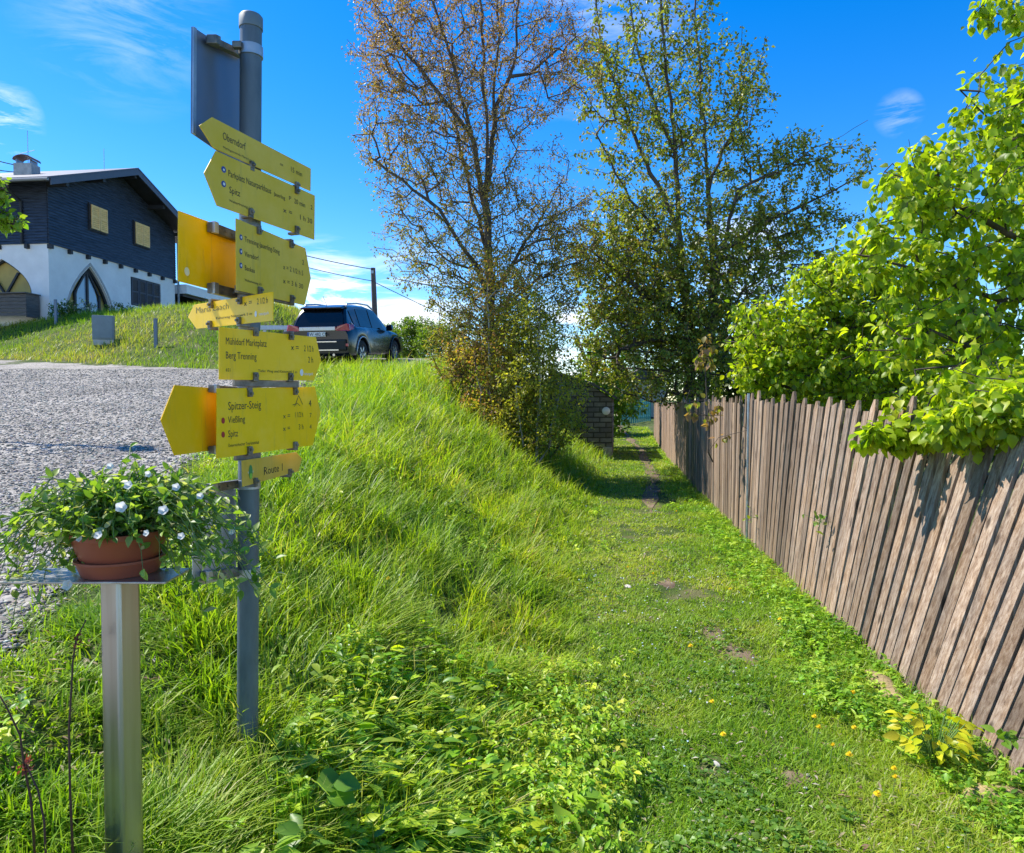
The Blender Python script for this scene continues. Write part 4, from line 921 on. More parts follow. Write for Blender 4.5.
# wooden woodpile box by the left wall
q = HV(2.0, 5.35, .45); M_gbox = simple('grey_boards', (.12, .105, .095), .9, var=.4, scale=4, stretch=(1, 1, 9))
rt = empty('firewood_bin', HV(2.0, 5.1, .45)); tag(rt, 'grey board bin against the left wall below the yellow arched window', 'bin')
mb = MB()
for k in range(6): mb.prism([HV(.35, 5.05+k*.15, .85), HV(4.2, 5.05+k*.15, .85), HV(4.2, 5.18+k*.15, .85), HV(.35, 5.18+k*.15, .85)], -NL*.04)
mb.build('front_boards', M_gbox, rt); MB().prism([HV(.3, 5.95, .95), HV(4.3, 5.95, .95), HV(4.3, 6.0, .95), HV(.3, 6.0, .95)], -NL*.85).build('lid', M_gbox, rt)
mb = MB().prism([HV(.36, 5.0, .80), HV(.40, 5.0, .80), HV(.40, 5.94, .80), HV(.36, 5.94, .80)], -NL*.7); mb.build('side_board', M_gbox, rt)
# flat-roofed carport behind
cp_ = empty('carport', HU(GW+4, 5.2, -2)); tag(cp_, 'open carport with white roof edge attached behind the house', 'carport')
MB().prism([HU(GW+.3, 7.45, .5), HU(GW+10.5, 7.45, .5), HU(GW+10.5, 7.95, .5), HU(GW+.3, 7.95, .5)], V_*6).build('roof', M_plaster, cp_)
MB().prism([HU(GW+.3, 7.3, .3), HU(GW+10.3, 7.3, .3), HU(GW+10.3, 7.44, .3), HU(GW+.3, 7.44, .3)], V_*5.6).build('ceiling', M_blk, cp_)
MB().prism([HU(GW+.3, 4, -4.5), HU(GW+10.3, 4, -4.5), HU(GW+10.3, 7.3, -4.5), HU(GW+.3, 7.3, -4.5)], V_*.1).build('back_wall', M_blk, cp_)
MB().prism([HU(GW+9.9, 4, .2), HU(GW+10.3, 4, .2), HU(GW+10.3, 7.3, .2), HU(GW+9.9, 7.3, .2)], V_*4.6).build('side_wall', M_blk, cp_)
for u in (GW+3.5, GW+7): MB().prism([HU(u, 4, .25), HU(u+.15, 4, .25), HU(u+.15, 7.3, .25), HU(u, 7.3, .25)], V_*.15).build('post', M_blk, cp_)
# garden bushes against the house
def smallbush(px, py, Yq, r, lab, cols, n=90, nm='garden_bush', hf=1.0, ls=.09):
    b = at(px, py, Yq); b.z = hz(b.x, b.y)-.05
    tree(nm, lab, 'bush', b, [[b, b+Vector((.05, 0, r*hf*.8))], [b, b+Vector((r*.5, 0, r*hf*.7))], [b, b+Vector((-r*.5, 0, r*hf*.7))]], [(tuple(b+Vector((0, 0, r*hf*.55))), (r, r*.7, r*hf*.6), 1)], n, 4, ls, cols, [1]*len(cols), seed=int(px)+3, rb=.02, r0=.004, spread_=.08, seg=.2)
smallbush(64, 312, 29.3, .75, 'round green bush at the house corner beside a grey post', [(.05, .13, .015), (.09, .19, .02)], 150)
smallbush(84, 318, 29.6, .7, 'low white-flowering bush in front of the arched glass door', [(.07, .15, .03), (.12, .16, .05), (.6, .58, .5)], 110, ls=.07)
smallbush(122, 316, 31.0, .75, 'low green bush below the dark shuttered window, nearer the arched door', [(.06, .13, .02), (.10, .17, .03)], 120)
smallbush(146, 320, 31.6, .7, 'low green bush below the dark shuttered window, farther from the arched door', [(.06, .13, .02), (.10, .17, .03)], 110)

# meter cabinet and stakes on the slope
M_cab = simple('cabinet_grey', (.20, .25, .27), .55, var=.12, scale=4)
Yc = 23.0; a = at(104, 345, Yc); zc = hz(a.x, a.y); rt = empty('utility_cabinet', (a.x, a.y, zc), R(24)); tag(rt, 'small grey-blue utility cabinet standing in the meadow below the house', 'cabinet')
MB().box((0, 0, .55), (.62, .32, .78)).build('body', M_cab, rt, bevel=.012, local=True)
MB().box((0, -.172, .55), (.54, .02, .68)).build('door', M_cab, rt, bevel=.006, local=True)
MB().box((0, 0, .08), (.58, .30, .18)).build('plinth', simple('concrete', (.5, .49, .47), .9), rt, local=True)
M_stake = simple('stake_grey', (.16, .20, .25), .6, .2)
def stake(px, pt, pb, Yq, lab):
    a = at(px, pb, Yq); t = at(px, pt, Yq); z = hz(a.x, a.y)
    o = MB().box((0, 0, (t.z-z)/2-.1), (.10, .06, t.z-z+.2)).box((0, 0, t.z-z+.012), (.106, .066, .02)).build('stake', M_stake, bevel=.006); o.location = (a.x, a.y, z); tag(o, lab, 'stake', 'grey stakes on the slope')
stake(56, 300, 324, 28.0, 'grey metal stake at the corner of the house'); stake(156, 319, 348, 21.5, 'grey metal stake in the meadow right of the utility cabinet')

# utility pole and wires
M_pole = simple('creosoted_pole', (.14, .10, .085), .9, var=.3, stretch=(1, 1, .2))
a = at(376, 330, 40); zp = hz(a.x, a.y); top = at(373, 268, 40)
rt = empty('utility_pole', (a.x, a.y, zp)); tag(rt, 'wooden utility pole rising behind the parked car', 'utility pole')
MB().tube([(a.x, a.y, zp-.5), tuple(top)], [.17, .13], 10).build('pole', M_pole, rt, smooth='auto')
MB().box((top.x, top.y-.15, top.z-.25), (.12, .12, .16)).build('insulator', M_zinc, rt); 
M_wire = simple('black_cable', (.04, .05, .06), .7)
def wire(p, q, sag, r, lab, grp=None):
    pts = [Vector(p).lerp(Vector(q), t/14)-Vector((0, 0, sag*4*(t/14)*(1-t/14))) for t in range(15)]
    o = MB().tube(pts, r, 5).build('overhead_wire', M_wire, smooth=True, origin=pts[0]); tag(o, lab, 'wire', grp)
hp = HU(GW+.6, 11.4, .9); g_ = 'overhead wires'
wire(hp, top+Vector((0, -.2, -.1)), .25, .024, 'upper overhead wire from the house to the wooden utility pole', g_)
wire(hp+Vector((0, 0, -.45)), top+Vector((0, -.2, -.75)), .3, .02, 'lower overhead wire running from the house past the utility pole top', g_)
wire(top+Vector((0, 0, -.75)), at(640, 395, 85), .5, .022, 'overhead wire continuing right of the utility pole into the trees', g_)
wire(cc+Vector((0, 0, 11.85)), at(-60, 142, 30), .1, .022, 'upper wire running from the chimney off the left edge', g_)
wire(cc+Vector((0, 0, 11.6)), at(-60, 158, 30), .1, .02, 'lower wire running from the chimney off the left edge', g_)

# guard rail behind the car
a = at(264, 330, 19.7); b = at(285, 330, 19.7); zr_ = hz(b.x, b.y); rt = empty('guard_rail', (a.x, a.y, zr_)); tag(rt, 'short galvanised guard rail left of the parked car', 'guard rail')
for hh in (.55, .8): MB().box(((a.x+b.x)/2, a.y, zr_+hh), (b.x-a.x+.2, .05, .12)).build('rail', M_zinc, rt, bevel=.01)
for q in (a, b): MB().box((q.x, q.y+.06, hz(q.x, q.y)+.28), (.08, .06, 1.0)).build('post', M_zinc, rt)

# ------------------------------------------------------------------ car (local: x right, y forward, z up; origin at ground under rear centre)
def carpaint():
    m = mat('black_car_paint'); t = m.node_tree; p = N(t, 'ShaderNodeBsdfPrincipled', inp={'Base Color': (.004, .006, .009, 1), 'Roughness': .2, 'Coat Weight': .5, 'Coat Roughness': .04, 'Specular IOR Level': .4})
    tc = N(t, 'ShaderNodeTexCoord'); n = N(t, 'ShaderNodeTexNoise', inp={'Scale': 2, 'Detail': 4}); t.links.new(tc.outputs['Object'], n.inputs[0]); r = N(t, 'ShaderNodeMapRange', inp={3: .15, 4: .4}); t.links.new(n.outputs[0], r.inputs[0]); t.links.new(r.outputs[0], p.inputs['Roughness'])
    out(m, p.outputs[0]); return m
M_paint = carpaint(); M_tyre = simple('tyre_rubber', (.02, .02, .02), .85); M_rim = simple('alloy', (.5, .5, .52), .3, .9); M_chrome = simple('chrome', (.7, .71, .72), .18, 1.0, var=.05)
M_plastic = simple('black_plastic', (.012, .012, .013), .6); M_red = simple('red_lens', (.45, .015, .03), .2, spec=.8, coat=.6); M_white = simple('white_paint', (.78, .78, .76), .5, var=.03); M_blue = simple('blue_paint', (.02, .08, .35), .5)
M_silver = simple('silver_trim', (.52, .55, .58), .3, .6)
cl0 = Vector((-5.17, 19.12, 0)); th_ = R(-10); cl0.z = hz(cl0.x, cl0.y)-.03
car = empty('parked_car', cl0); f2 = Vector((math.sin(R(10)), math.cos(R(10)), 0))*2.67; dz_ = hz(cl0.x+f2.x, cl0.y+f2.y)-cl0.z
car.rotation_euler = Euler((math.atan2(dz_*.75, 2.67), 0, th_), 'XYZ'); tag(car, 'black parked SUV seen from behind on the gravel lot', 'car')
WB = [.88, 3.55]; WR = .36; LN = 4.62
def hwf(y): return .90-.10*max(0, (y-3.7)/.92)**2-.05*max(0, (.35-y)/.35)**2
def bodyz(y):      # shoulder (belt) height
    return float(np.interp(y, [0, .1, .5, 1.5, 2.6, 3.3, 3.9, 4.4, 4.62], [.96, 1.04, 1.10, 1.07, 1.03, 1.00, .93, .80, .62]))
secs = []
for y in sorted(set([0, .04, .12, .3, .44, .5, .6, .75, .88, 1.0, 1.15, 1.26, 1.32, 1.6, 2.0, 2.4, 2.8, 3.05, 3.11, 3.17, 3.3, 3.42, 3.55, 3.7, 3.85, 3.93, 4.0, 4.15, 4.35, 4.5, 4.58, 4.62])):
    zb_ = .30 if .1 < y < 4.5 else .38
    for wy in WB:
        d = abs(y-wy)
        if d < .44: zb_ = max(zb_, WR+math.sqrt(max(0, .44**2-d*d))*.96)
    h_ = hwf(y); zt = bodyz(y); zb_ = min(zb_, zt-.12)
    sec = [(0, zb_), (h_-.12, zb_), (h_-.015, zb_+.02), (h_+.01, zb_+(zt-zb_)*.3), (h_+.015, zb_+(zt-zb_)*.55), (h_-.01, zb_+(zt-zb_)*.85), (h_-.06, zt), (h_-.25, zt+.03), (0, zt+.045)]
    secs.append((y, sec))
mb = MB(); vs = []; nS = len(secs[0][1])
for y, s_ in secs:
    for sg in (1, -1): vs += [(sg*a, y, z) for a, z in s_]
fs = []; m_ = nS*2
for i in range(len(secs)-1):
    for sg in (0, 1):
        for k in range(nS-1): a = i*m_+sg*nS+k; fs.append((a, a+1, a+1+m_, a+m_))
for e in (0, len(secs)-1):
    b_ = e*m_; fs.append(tuple(b_+k for k in range(nS))+tuple(b_+nS+k for k in range(nS-1, -1, -1)))
mb.add(vs, fs); bodyo = mb.build('body', M_paint, car, smooth='auto', local=True)
# greenhouse
gh = [(.10, 1.04, .82, .79), (.22, 1.30, .81, .72), (.40, 1.58, .80, .64), (.60, 1.66, .80, .60), (1.2, 1.71, .80, .60), (1.9, 1.71, .80, .60), (2.45, 1.65, .80, .60), (2.9, 1.42, .80, .64), (3.35, 1.12, .79, .72), (3.5, 1.02, .78, .76)]
vs = []; fs = []
for y, zt, hb, htp in gh:
    zb_ = bodyz(y)-.03; vs += [(hb, y, zb_), (hb-(hb-htp)*.5, y, (zb_+zt)/2), (htp+.02, y, zt-.05), (htp-.10, y, zt), (0, y, zt+.015), (-htp+.10, y, zt), (-htp-.02, y, zt-.05), (-(hb-(hb-htp)*.5), y, (zb_+zt)/2), (-hb, y, zb_)]
for i in range(len(gh)-1):
    for k in range(8): a = i*9+k; fs.append((a, a+1, a+10, a+9))
fs.append(tuple(range(9))); MB().add(vs, fs).build('cabin', M_paint, car, smooth='auto', local=True)
def surf(y, t, sg, lift=.012):      # point on cabin side, t 0 belt .. 1 top
    ys_ = [q[0] for q in gh]; zt = float(np.interp(y, ys_, [q[1] for q in gh])); hb = float(np.interp(y, ys_, [q[2] for q in gh])); hp_ = float(np.interp(y, ys_, [q[3] for q in gh]))+.02
    zb_ = bodyz(y)-.03; z = zb_+(zt-.05-zb_)*t; return Vector((sg*((hb+(hp_-hb)*t)+lift), y, z))
for sg in (1, -1):
    for (y0, y1, y2, y3) in ((.62, .52, .95, .95), (1.02, 1.02, 1.85, 1.85), (1.93, 1.93, 3.0, 2.48)):
        pts = [surf(y0, .08, sg), surf(y2, .08, sg), surf(y3 if y3 != y2 else y2, .9, sg), surf(y1, .9, sg)]
        MB().prism(pts, (-sg*.01, 0, 0)).build('side_window', M_dglass, car, local=True)
    # chrome line
    MB().tube([surf(y, .04 if y > .55 else (.04+(.55-y)*2.0), sg, .02) for y in (.42, .5, .6, 1.0, 1.6, 2.2, 2.8, 3.15)], .014, 6).build('window_trim', M_chrome, car, local=True)
    MB().tube([(sg*.60, .50, 1.62), (sg*.60, .62, 1.71), (sg*.60, 1.3, 1.755), (sg*.60, 2.1, 1.74), (sg*.60, 2.45, 1.64)], .026, 6).build('roof_rail', M_silver, car, smooth=True, local=True)
    mb = MB(); mb.prism([(sg*.88, 2.85, 1.0), (sg*.88, 2.85, 1.17), (sg*1.06, 2.80, 1.19), (sg*1.10, 2.80, 1.05), (sg*1.06, 2.80, 1.0)], (0, .12, 0)); mb.build('wing_mirror', M_paint, car, bevel=.02, local=True)
    for wy in WB:
        w_ = empty('wheel'); w_.parent = car; w_.location = (sg*.80, wy, WR); ROOT[w_.name] = Vector()
        MX = Matrix.Rotation(R(90)*sg, 3, 'Y')
        MB().lathe([(.22, -.11), (.33, -.115), (.36, -.09), (.362, .0), (.36, .08), (.33, .105), (.235, .105), (.225, .08), (.22, -.10)], (0, 0, 0), 28, MX).build('tyre', M_tyre, w_, smooth='auto', local=True)
        mb = MB(); mb.lathe([(.235, .10), (.225, .085), (.215, .02), (.0, .01)], (0, 0, 0), 28, MX)
        for k in range(5):
            an = k*2*math.pi/5; Mx = MX @ Matrix.Rotation(an, 3, 'Z'); c_ = Mx @ Vector((.12, 0, .07)); mb.box(c_, (.22, .055, .03), Mx)
        mb.lathe([(.05, .1), (.06, .06)], (0, 0, 0), 12, MX); mb.build('rim', M_rim, w_, smooth='auto', local=True)
        mb = MB(); arc = [Vector((sg*(hwf(wy)+.022), wy+.47*math.cos(a_), WR+.46*math.sin(a_))) for a_ in np.linspace(.0, math.pi, 14)]
        mb.tube(arc, .022, 6); mb.build('wheel_arch', M_silver if wy < 2 else M_paint, car, smooth=True, local=True)  # rear flares silver: the highlight on dark arches is put into the colour
    # tail lights
    mb = MB(); mb.prism([(sg*.50, -.012, .98), (sg*.86, -.012, .96), (sg*.90, .02, .98), (sg*.88, .04, 1.14), (sg*.82, .0, 1.16), (sg*.56, -.005, 1.09)], (0, .06, 0)); mb.build('tail_light', M_red, car, bevel=.008, local=True)
    mb = MB(); mb.prism([(sg*.86, .02, .98), (sg*.925, .26, 1.02), (sg*.90, .30, 1.14), (sg*.85, .05, 1.14)], (-sg*.04, 0, 0)); mb.build('tail_light', M_red, car, local=True)
    MB().box((sg*.74, -.035, .60), (.26, .03, .075)).build('reflector', M_red, car, bevel=.006, local=True)
    MB().prism([(sg*.62, 4.56, .72), (sg*.86, 4.36, .76), (sg*.87, 4.2, .84), (sg*.60, 4.44, .82)], (0, .04, 0)).build('headlight', M_glass, car, local=True)
# rear window, spoiler, trim, plate, bumper
pr = [(.10, 1.085), (.24, 1.32), (.36, 1.515)]
MB().prism([(-.70, pr[0][0]-.035, pr[0][1]), (.70, pr[0][0]-.035, pr[0][1]), (.64, pr[1][0]-.035, pr[1][1]+.02), (.56, pr[2][0]-.03, pr[2][1]), (-.56, pr[2][0]-.03, pr[2][1]), (-.64, pr[1][0]-.035, pr[1][1]+.02)], (0, .02, .0)).build('rear_window', M_dglass, car, bevel=.004, local=True)
MB().prism([(-.60, .27, 1.565), (.60, .27, 1.565), (.58, .24, 1.61), (-.58, .24, 1.61)], (0, .35, .07)).build('spoiler', M_paint, car, bevel=.01, local=True)
MB().box((0, -.018, 1.035), (1.02, .04, .10)).build('tailgate_strip', M_silver, car, bevel=.01, local=True)
MB().box((0, .0, .60), (1.62, .12, .30)).build('bumper', M_plastic, car, bevel=.04, local=True)
MB().box((0, -.066, .69), (1.1, .012, .025)).build('bumper_strip', M_chrome, car, local=True); MB().box((0, -.066, .47), (1.2, .012, .03)).build('bumper_strip', M_chrome, car, local=True)
pl_ = MB().box((-.02, -.03, .89), (.52, .02, .115)).build('number_plate', M_white, car, bevel=.003, local=True)
MB().box((-.255, -.044, .89), (.04, .01, .105)).build('plate_band', M_blue, pl_, local=True)
MB().box((0, .03, 1.10), (.42, .02, .02), Matrix.Rotation(R(2), 3, 'Y')).build('rear_wiper', M_plastic, car, local=True)
MB().tube([(0, .65, 1.68), (-.03, .5, 1.92)], .006, 5).build('aerial', M_plastic, car, local=True)
for x_ in (.45,): MB().tube([(x_, -.05, .34), (x_, .2, .34)], .035, 10).build('exhaust', M_chrome, car, local=True)

# ------------------------------------------------------------------ signpost
def text_mesh(s):
    cu = bpy.data.curves.new('t', 'FONT'); cu.body = s; cu.size = 1; cu.resolution_u = 2
    o = bpy.data.objects.new('t', cu); C.objects.link(o); bpy.context.view_layer.update()
    me = bpy.data.meshes.new_from_object(o.evaluated_get(bpy.context.evaluated_depsgraph_get()))
    vs = [v.co.copy() for v in me.vertices]; fs = [tuple(p.vertices) for p in me.polygons]
    bpy.data.objects.remove(o); bpy.data.curves.remove(cu); bpy.data.meshes.remove(me); return vs, fs
pl_vs, pl_fs = text_mesh('W 482 CN')
me_ = MB().add([(v.x*.115-.215, -.0455, v.z+v.y*.115+.85) for v in pl_vs], pl_fs).build('lettering', M_plastic, pl_, local=True)
def signmat(name, col, rough=.32):
    m = mat(name); t = m.node_tree; l = t.links.new
    p = N(t, 'ShaderNodeBsdfPrincipled', inp={'Roughness': rough, 'Specular IOR Level': .25})
    tc = N(t, 'ShaderNodeTexCoord'); n = N(t, 'ShaderNodeTexNoise', inp={'Scale': 9, 'Detail': 7, 'Roughness': .7}); l(tc.outputs['Object'], n.inputs[0])
    hs = N(t, 'ShaderNodeHueSaturation', inp={'Color': (*col, 1)}); l(math_n(t, 'MULTIPLY_ADD', n.outputs[0], .22, .88), hs.inputs['Value']); l(math_n(t, 'MULTIPLY_ADD', n.outputs[0], -.2, 1.1), hs.inputs['Saturation']); mpd = N(t, 'ShaderNodeMapping'); mpd.inputs['Scale'].default_value = (40, 40, 5); l(tc.outputs['Object'], mpd.inputs[0])
    nd = N(t, 'ShaderNodeTexNoise', inp={'Scale': 1.0, 'Detail': 6, 'Roughness': .7}); l(mpd.outputs[0], nd.inputs[0])
    dr = N(t, 'ShaderNodeMapRange', inp={1: .56, 2: .78, 3: 0, 4: .45}); l(nd.outputs[0], dr.inputs[0])
    dm = N(t, 'ShaderNodeMix', data_type='RGBA'); dm.inputs[7].default_value = (.30, .25, .10, 1); l(dr.outputs[0], dm.inputs[0]); l(hs.outputs[0], dm.inputs[6]); l(dm.outputs[2], p.inputs[0])
    out(m, p.outputs[0]); return m
M_yel = signmat('yellow_sign', (1.0, .62, .006)); M_yelshade = signmat('shaded_yellow_sign', (.74, .52, .05), .45); M_yeldeep = signmat('deep_yellow_sign', (1.0, .56, .003)); M_ora = signmat('ochre_sign', (.72, .46, .06))  # upper boards: same yellow with their grazing shade put into a duller colour
M_ink = simple('black_ink', (.02, .02, .018), .6); M_ink2 = simple('worn_ink', (.22, .18, .03), .6); M_postm = simple('blue_grey_steel', (.135, .17, .19), .5, .25, var=.4, scale=7, stretch=(1, 1, .35)); M_sheet = simple('grey_sheet', (.17, .22, .30), .38, .5, var=.12, scale=3)
M_clamp = simple('weathered_clamp', (.20, .18, .15), .5, .6, var=.5, scale=30); M_green = simple('green_disc', (.02, .25, .08), .4); M_dotblue = simple('blue_disc', (.02, .05, .25), .4); M_dotred = simple('red_disc', (.4, .01, .01), .4)
YP = 2.25; PR = .0325
pt_ = at(251, 20, YP); pb_ = at(247.5, 742, YP); zg_ = hz(pb_.x, YP)
sp0 = (pb_.x, YP, zg_); post = empty('signpost', sp0); tag(post, 'hiking signpost with stacked yellow arrow boards on a grey steel pole', 'signpost')
print('post ground', zg_, 'wanted', pb_.z)
ax = (pt_-pb_).normalized()
MB().tube([pb_-ax*.5, pt_], PR, 24).build('pole', M_postm, post, smooth='auto')
MB().tube([pt_-ax*.028, pt_+ax*.008, pt_+ax*.014], [PR+.003, PR+.003, PR-.002], 24).build('cap', simple('grey_cap', (.17, .21, .22), .6), post, smooth='auto')
def postc(py): t = (YP/ray(250, py).y); z = EYE+ray(250, py).z*t; return pb_+(pt_-pb_)*((z-pb_.z)/(pt_.z-pb_.z))
class Plane:
    """vertical plane holding one board: left and right pixel columns and the depth ratio between them"""
    def __init__(s, xl, xr, r, pc, off):
        Yc = YP
        uL, uR, uC = (xl-512)/F, (xr-512)/F, (pc-512)/F
        # P(t)=PL+t(PR-PL), PL=(uL,1)k, PR=(uR,1)rk ; at t: X=uC Y
        t = (uL-uC)/((uL-uC)-(uR-uC)*r); Yk = 1+t*(r-1); k = Yc/Yk
        s.a = Vector((uL*k, k, 0)); s.d = Vector((uR*r*k-uL*k, r*k-k, 0)); s.len = s.d.length; s.d.normalize()
        s.n = Vector((s.d.y, -s.d.x, 0)); s.a += s.n*off     # towards camera
        s.ex = s.d.copy(); s.ey = Vector((0, 0, 1))
    def hit(s, px, py, off=0):
        d = ray(px, py); o = Vector((0, 0, EYE)); t = (s.a-o).dot(s.n)/d.dot(s.n); return o+d*t+s.n*off
    def tilt(s, A, B):      # baseline direction given by two pixels
        v = s.hit(*B)-s.hit(*A); s.ex = v.normalized(); s.ey = s.ex.cross(s.n); s.ey = s.ey if s.ey.z > 0 else -s.ey
def board(name, pl, outline, mt, lab, clamps=(), thick=.003, cl_len=.0):
    mb = MB(); pts = [pl.hit(*q) for q in outline]; mb.prism(pts, -pl.n*thick); o = mb.build(name, mt, post, bevel=.0006); o['label'] = lab
    for q in clamps:
        c = pl.hit(q[0], q[1], .004); s = Matrix((pl.ex, pl.n, pl.ey)).transposed(); dr = q[2]
        mb = MB(); mb.box(c+pl.ey*(-.006*dr), (.015, .010, .020), s); mb.box(c-pl.n*.014+pl.ey*(.008*dr), (.018, .034, .008), s); mb.box(c+pl.n*.008+pl.ey*(-.006*dr), (.008, .008, .008), s)
        mb.build('clamp', M_clamp, o, bevel=.0015)
    return o
def writing(o, pl, items, mt=None, name='lettering'):
    mb = MB()
    for txt, px, py, hpx, wpx in items:
        vs, fs = text_mesh(txt); xm = max(v.x for v in vs); org = pl.hit(px, py, .0006); dep = org.y
        wm = (pl.hit(px+wpx, py+wpx*getattr(pl, 'slope', 0), .0006)-org).dot(pl.ex)
        sy = hpx/F*dep/.70; sx = wm/xm
        mb.add([org+pl.ex*(v.x*sx)+pl.ey*(v.y*sy) for v in vs], fs)
    return mb.build(name, mt or M_ink, o)
def disc(o, pl, px, py, rpx, mt, name='symbol', lift=.0006, sq=1):
    c = pl.hit(px, py, lift); r = rpx/F*c.y; n = 20
    MB().prism([c+pl.ex*r*sq*math.cos(6.2832*i/n)+pl.ey*r*math.sin(6.2832*i/n) for i in range(n)], pl.n*.0004).build(name, mt, o)
def stroke(mb, pl, pts, w):
    for a, b in zip(pts[:-1], pts[1:]):
        A, B = pl.hit(*a, .0007), pl.hit(*b, .0007); d = (B-A).normalized(); s = d.cross(pl.n)*w; mb.add([A-s, B-s, B+s, A+s], [(0, 1, 2, 3)])
def bracket(py, pl, x0, x1, side=-1, h=.022):
    """rail behind a board, ending in a band round the pole"""
    a, b = pl.hit(x0, py, -.012), pl.hit(x1, py, -.012); z = (a.z+b.z)/2; a.z = b.z = z
    M3 = Matrix(((b-a).normalized(), pl.n, Vector((0, 0, 1)))).transposed(); mb = MB(); mb.box((a+b)/2, ((b-a).length, .014, h), M3); o = mb.build('bracket', M_clamp, post, bevel=.002)
    c = pb_+(pt_-pb_)*((z-pb_.z)/(pt_.z-pb_.z)); MB().tube([c-Vector((0, 0, .013)), c+Vector((0, 0, .013))], PR+.004, 24).build('band', M_zinc, post, smooth='auto')
YF = PR+.020         # boards hang in front of the pole
def slope(pl, A, B): pl.tilt(A, B); pl.slope = (B[1]-A[1])/(B[0]-A[0])
# 1
p1 = Plane(212, 311, 1.22, 250, YF); slope(p1, (214, 132), (311, 180))
o = board('arrow_sign', p1, [(199.5, 125.5), (212.2, 117.1), (311, 168.6), (310.7, 191.2), (213.7, 148)], M_yelshade, 'topmost dull yellow arrow board reading Oberndorf, pointing left', [(251, 167, -1), (296, 187, -1)])
writing(o, p1, [('Oberndorf', 222.5, 139, 7.5, 23), ('Marktgemeinde Maria Laach', 223, 148, 2.2, 31), ('15 min', 290, 171, 5.0, 12), ('=', 279.5, 165.5, 3.5, 3.5)])
# 2
p2 = Plane(216, 315, 1.216, 250, YF+.006); slope(p2, (217, 178), (314.7, 217.6))
o = board('arrow_sign', p2, [(204.2, 173), (216.1, 150.7), (315, 195.5), (314.5, 239.8), (217.2, 205.7)], M_yelshade, 'second dull yellow arrow board, pointing left towards Parkplatz and Spitz', [(250, 214, -1), (296, 231, -1), (296, 189, 1)])
writing(o, p2, [('Parkplatz Naturparkhaus', 228, 176, 6.5, 43), ('Jauerling', 274, 195.5, 4.0, 11), ('P', 288.6, 199.7, 4, 2.5), ('20 min', 294, 203, 4.8, 11), ('Spitz', 229, 192.5, 6.5, 11), ('x =', 283, 212, 5, 9), ('1 h 30', 299, 219, 5, 13), ('2', 310.5, 209, 4, 2), ('Welterbesteig 140', 229, 201.5, 2.6, 24)])
disc(o, p2, 223.5, 169.5, 3.1, M_dotblue); disc(o, p2, 223.5, 184, 3.1, M_dotblue); disc(o, p2, 223.7, 184, 1.5, M_white, 'symbol', .0012); disc(o, p2, 223.5, 169.8, 1.2, M_white, 'symbol', .0012)
bracket(210, p2, 236, 300)
# 3
p3 = Plane(236, 305.5, 1.18, 250, YF+.003); slope(p3, (236, 254), (305, 277))
o = board('arrow_sign', p3, [(236.2, 218.2), (305.5, 248.2), (310.9, 278.2), (304.8, 305.3), (236.6, 290)], M_yelshade, 'third dull yellow-green arrow board, pointing right, with three blue discs', [(258, 229, 1), (290.5, 243, 1), (259, 292, -1), (291, 300, -1)])
writing(o, p3, [('Trenning-Jauerling-Steig', 244.5, 241.5, 5.5, 35), ('Viersdorf', 244.5, 256, 5, 14), ('Benkau', 244.5, 270, 5, 10), ('Welterbesteig 651', 244.5, 281, 2.6, 17), ('x = 2 1/2 h 5', 283, 269, 5, 20), ('x = 3 h 30', 283, 283, 5, 20), ('2', 302, 264.5, 5, 2)])
for yy in (237.3, 251.5, 265.5): disc(o, p3, 240.8, yy, 2.9, M_dotblue, sq=.8); disc(o, p3, 240.9, yy, 1.3, M_white, 'symbol', .0012, sq=.8)
bracket(296, p3, 240, 296)
# back of a board behind the pole
p3b = Plane(178.6, 236, 1.14, 250, -PR-.024); slope(p3b, (178, 246), (236, 262))
o = board('sign_panel', p3b, [(178.8, 210.6), (262, 241), (262, 303), (178.5, 281.2)], M_yeldeep, 'blank orange-yellow back of a board with a round stamp, behind the pole')
M_stamp = simple('pale_stamp', (.85, .72, .42), .5)
disc(o, p3b, 186.7, 271.5, 4.3, M_stamp, 'stamp', .0006, .9)
def rail_back(pl, x0, x1, y0, y1, h):
    a, b = pl.hit(x0, y0, .012), pl.hit(x1, y1, .012); M3 = Matrix(((b-a).normalized(), pl.n, Vector((0, 0, 1)))).transposed()
    mb = MB(); mb.box((a+b)/2, ((b-a).length, .018, h), M3)
    for k in range(4): mb.box(a.lerp(b, .2+.2*k)+pl.n*.010, (.007, .006, .007), M3)
    mb.build('bracket', M_clamp, post, bevel=.002)
    e = a+M3 @ Vector((.012, .010, 0)); MB().box(e, (.022, .012, h*1.15), M3).build('clamp', M_zinc, post, bevel=.002)
rail_back(p3b, 206, 238, 227, 239, .030); rail_back(p3b, 206, 256, 288, 300, .030)
# 4
p4 = Plane(194, 272.8, .885, 250, YF+.012); slope(p4, (195, 317), (272.8, 306))
o = board('arrow_sign', p4, [(187.9, 317), (194.2, 304.6), (272.8, 291.7), (272.8, 320.7), (196.4, 328.8)], M_yel, 'short bright yellow arrow board pointing left, angled towards the camera', [(212, 303, 1), (241, 299, 1), (211, 326, -1), (240, 322.5, -1)])
writing(o, p4, [('Maria Laach', 195.8, 313.5, 6, 33)], M_ink2); writing(o, p4, [('x =', 244, 306, 5.5, 8), ('2 1/2 h', 257, 304.5, 6, 11), ('Kulturweg Naturpark 2 m', 216, 319.5, 2.4, 36)])
disc(o, p4, 256, 314, 3.0, M_white, sq=.6); writing(o, p4, [('naturpark', 259, 315.5, 3, 10)], M_white)
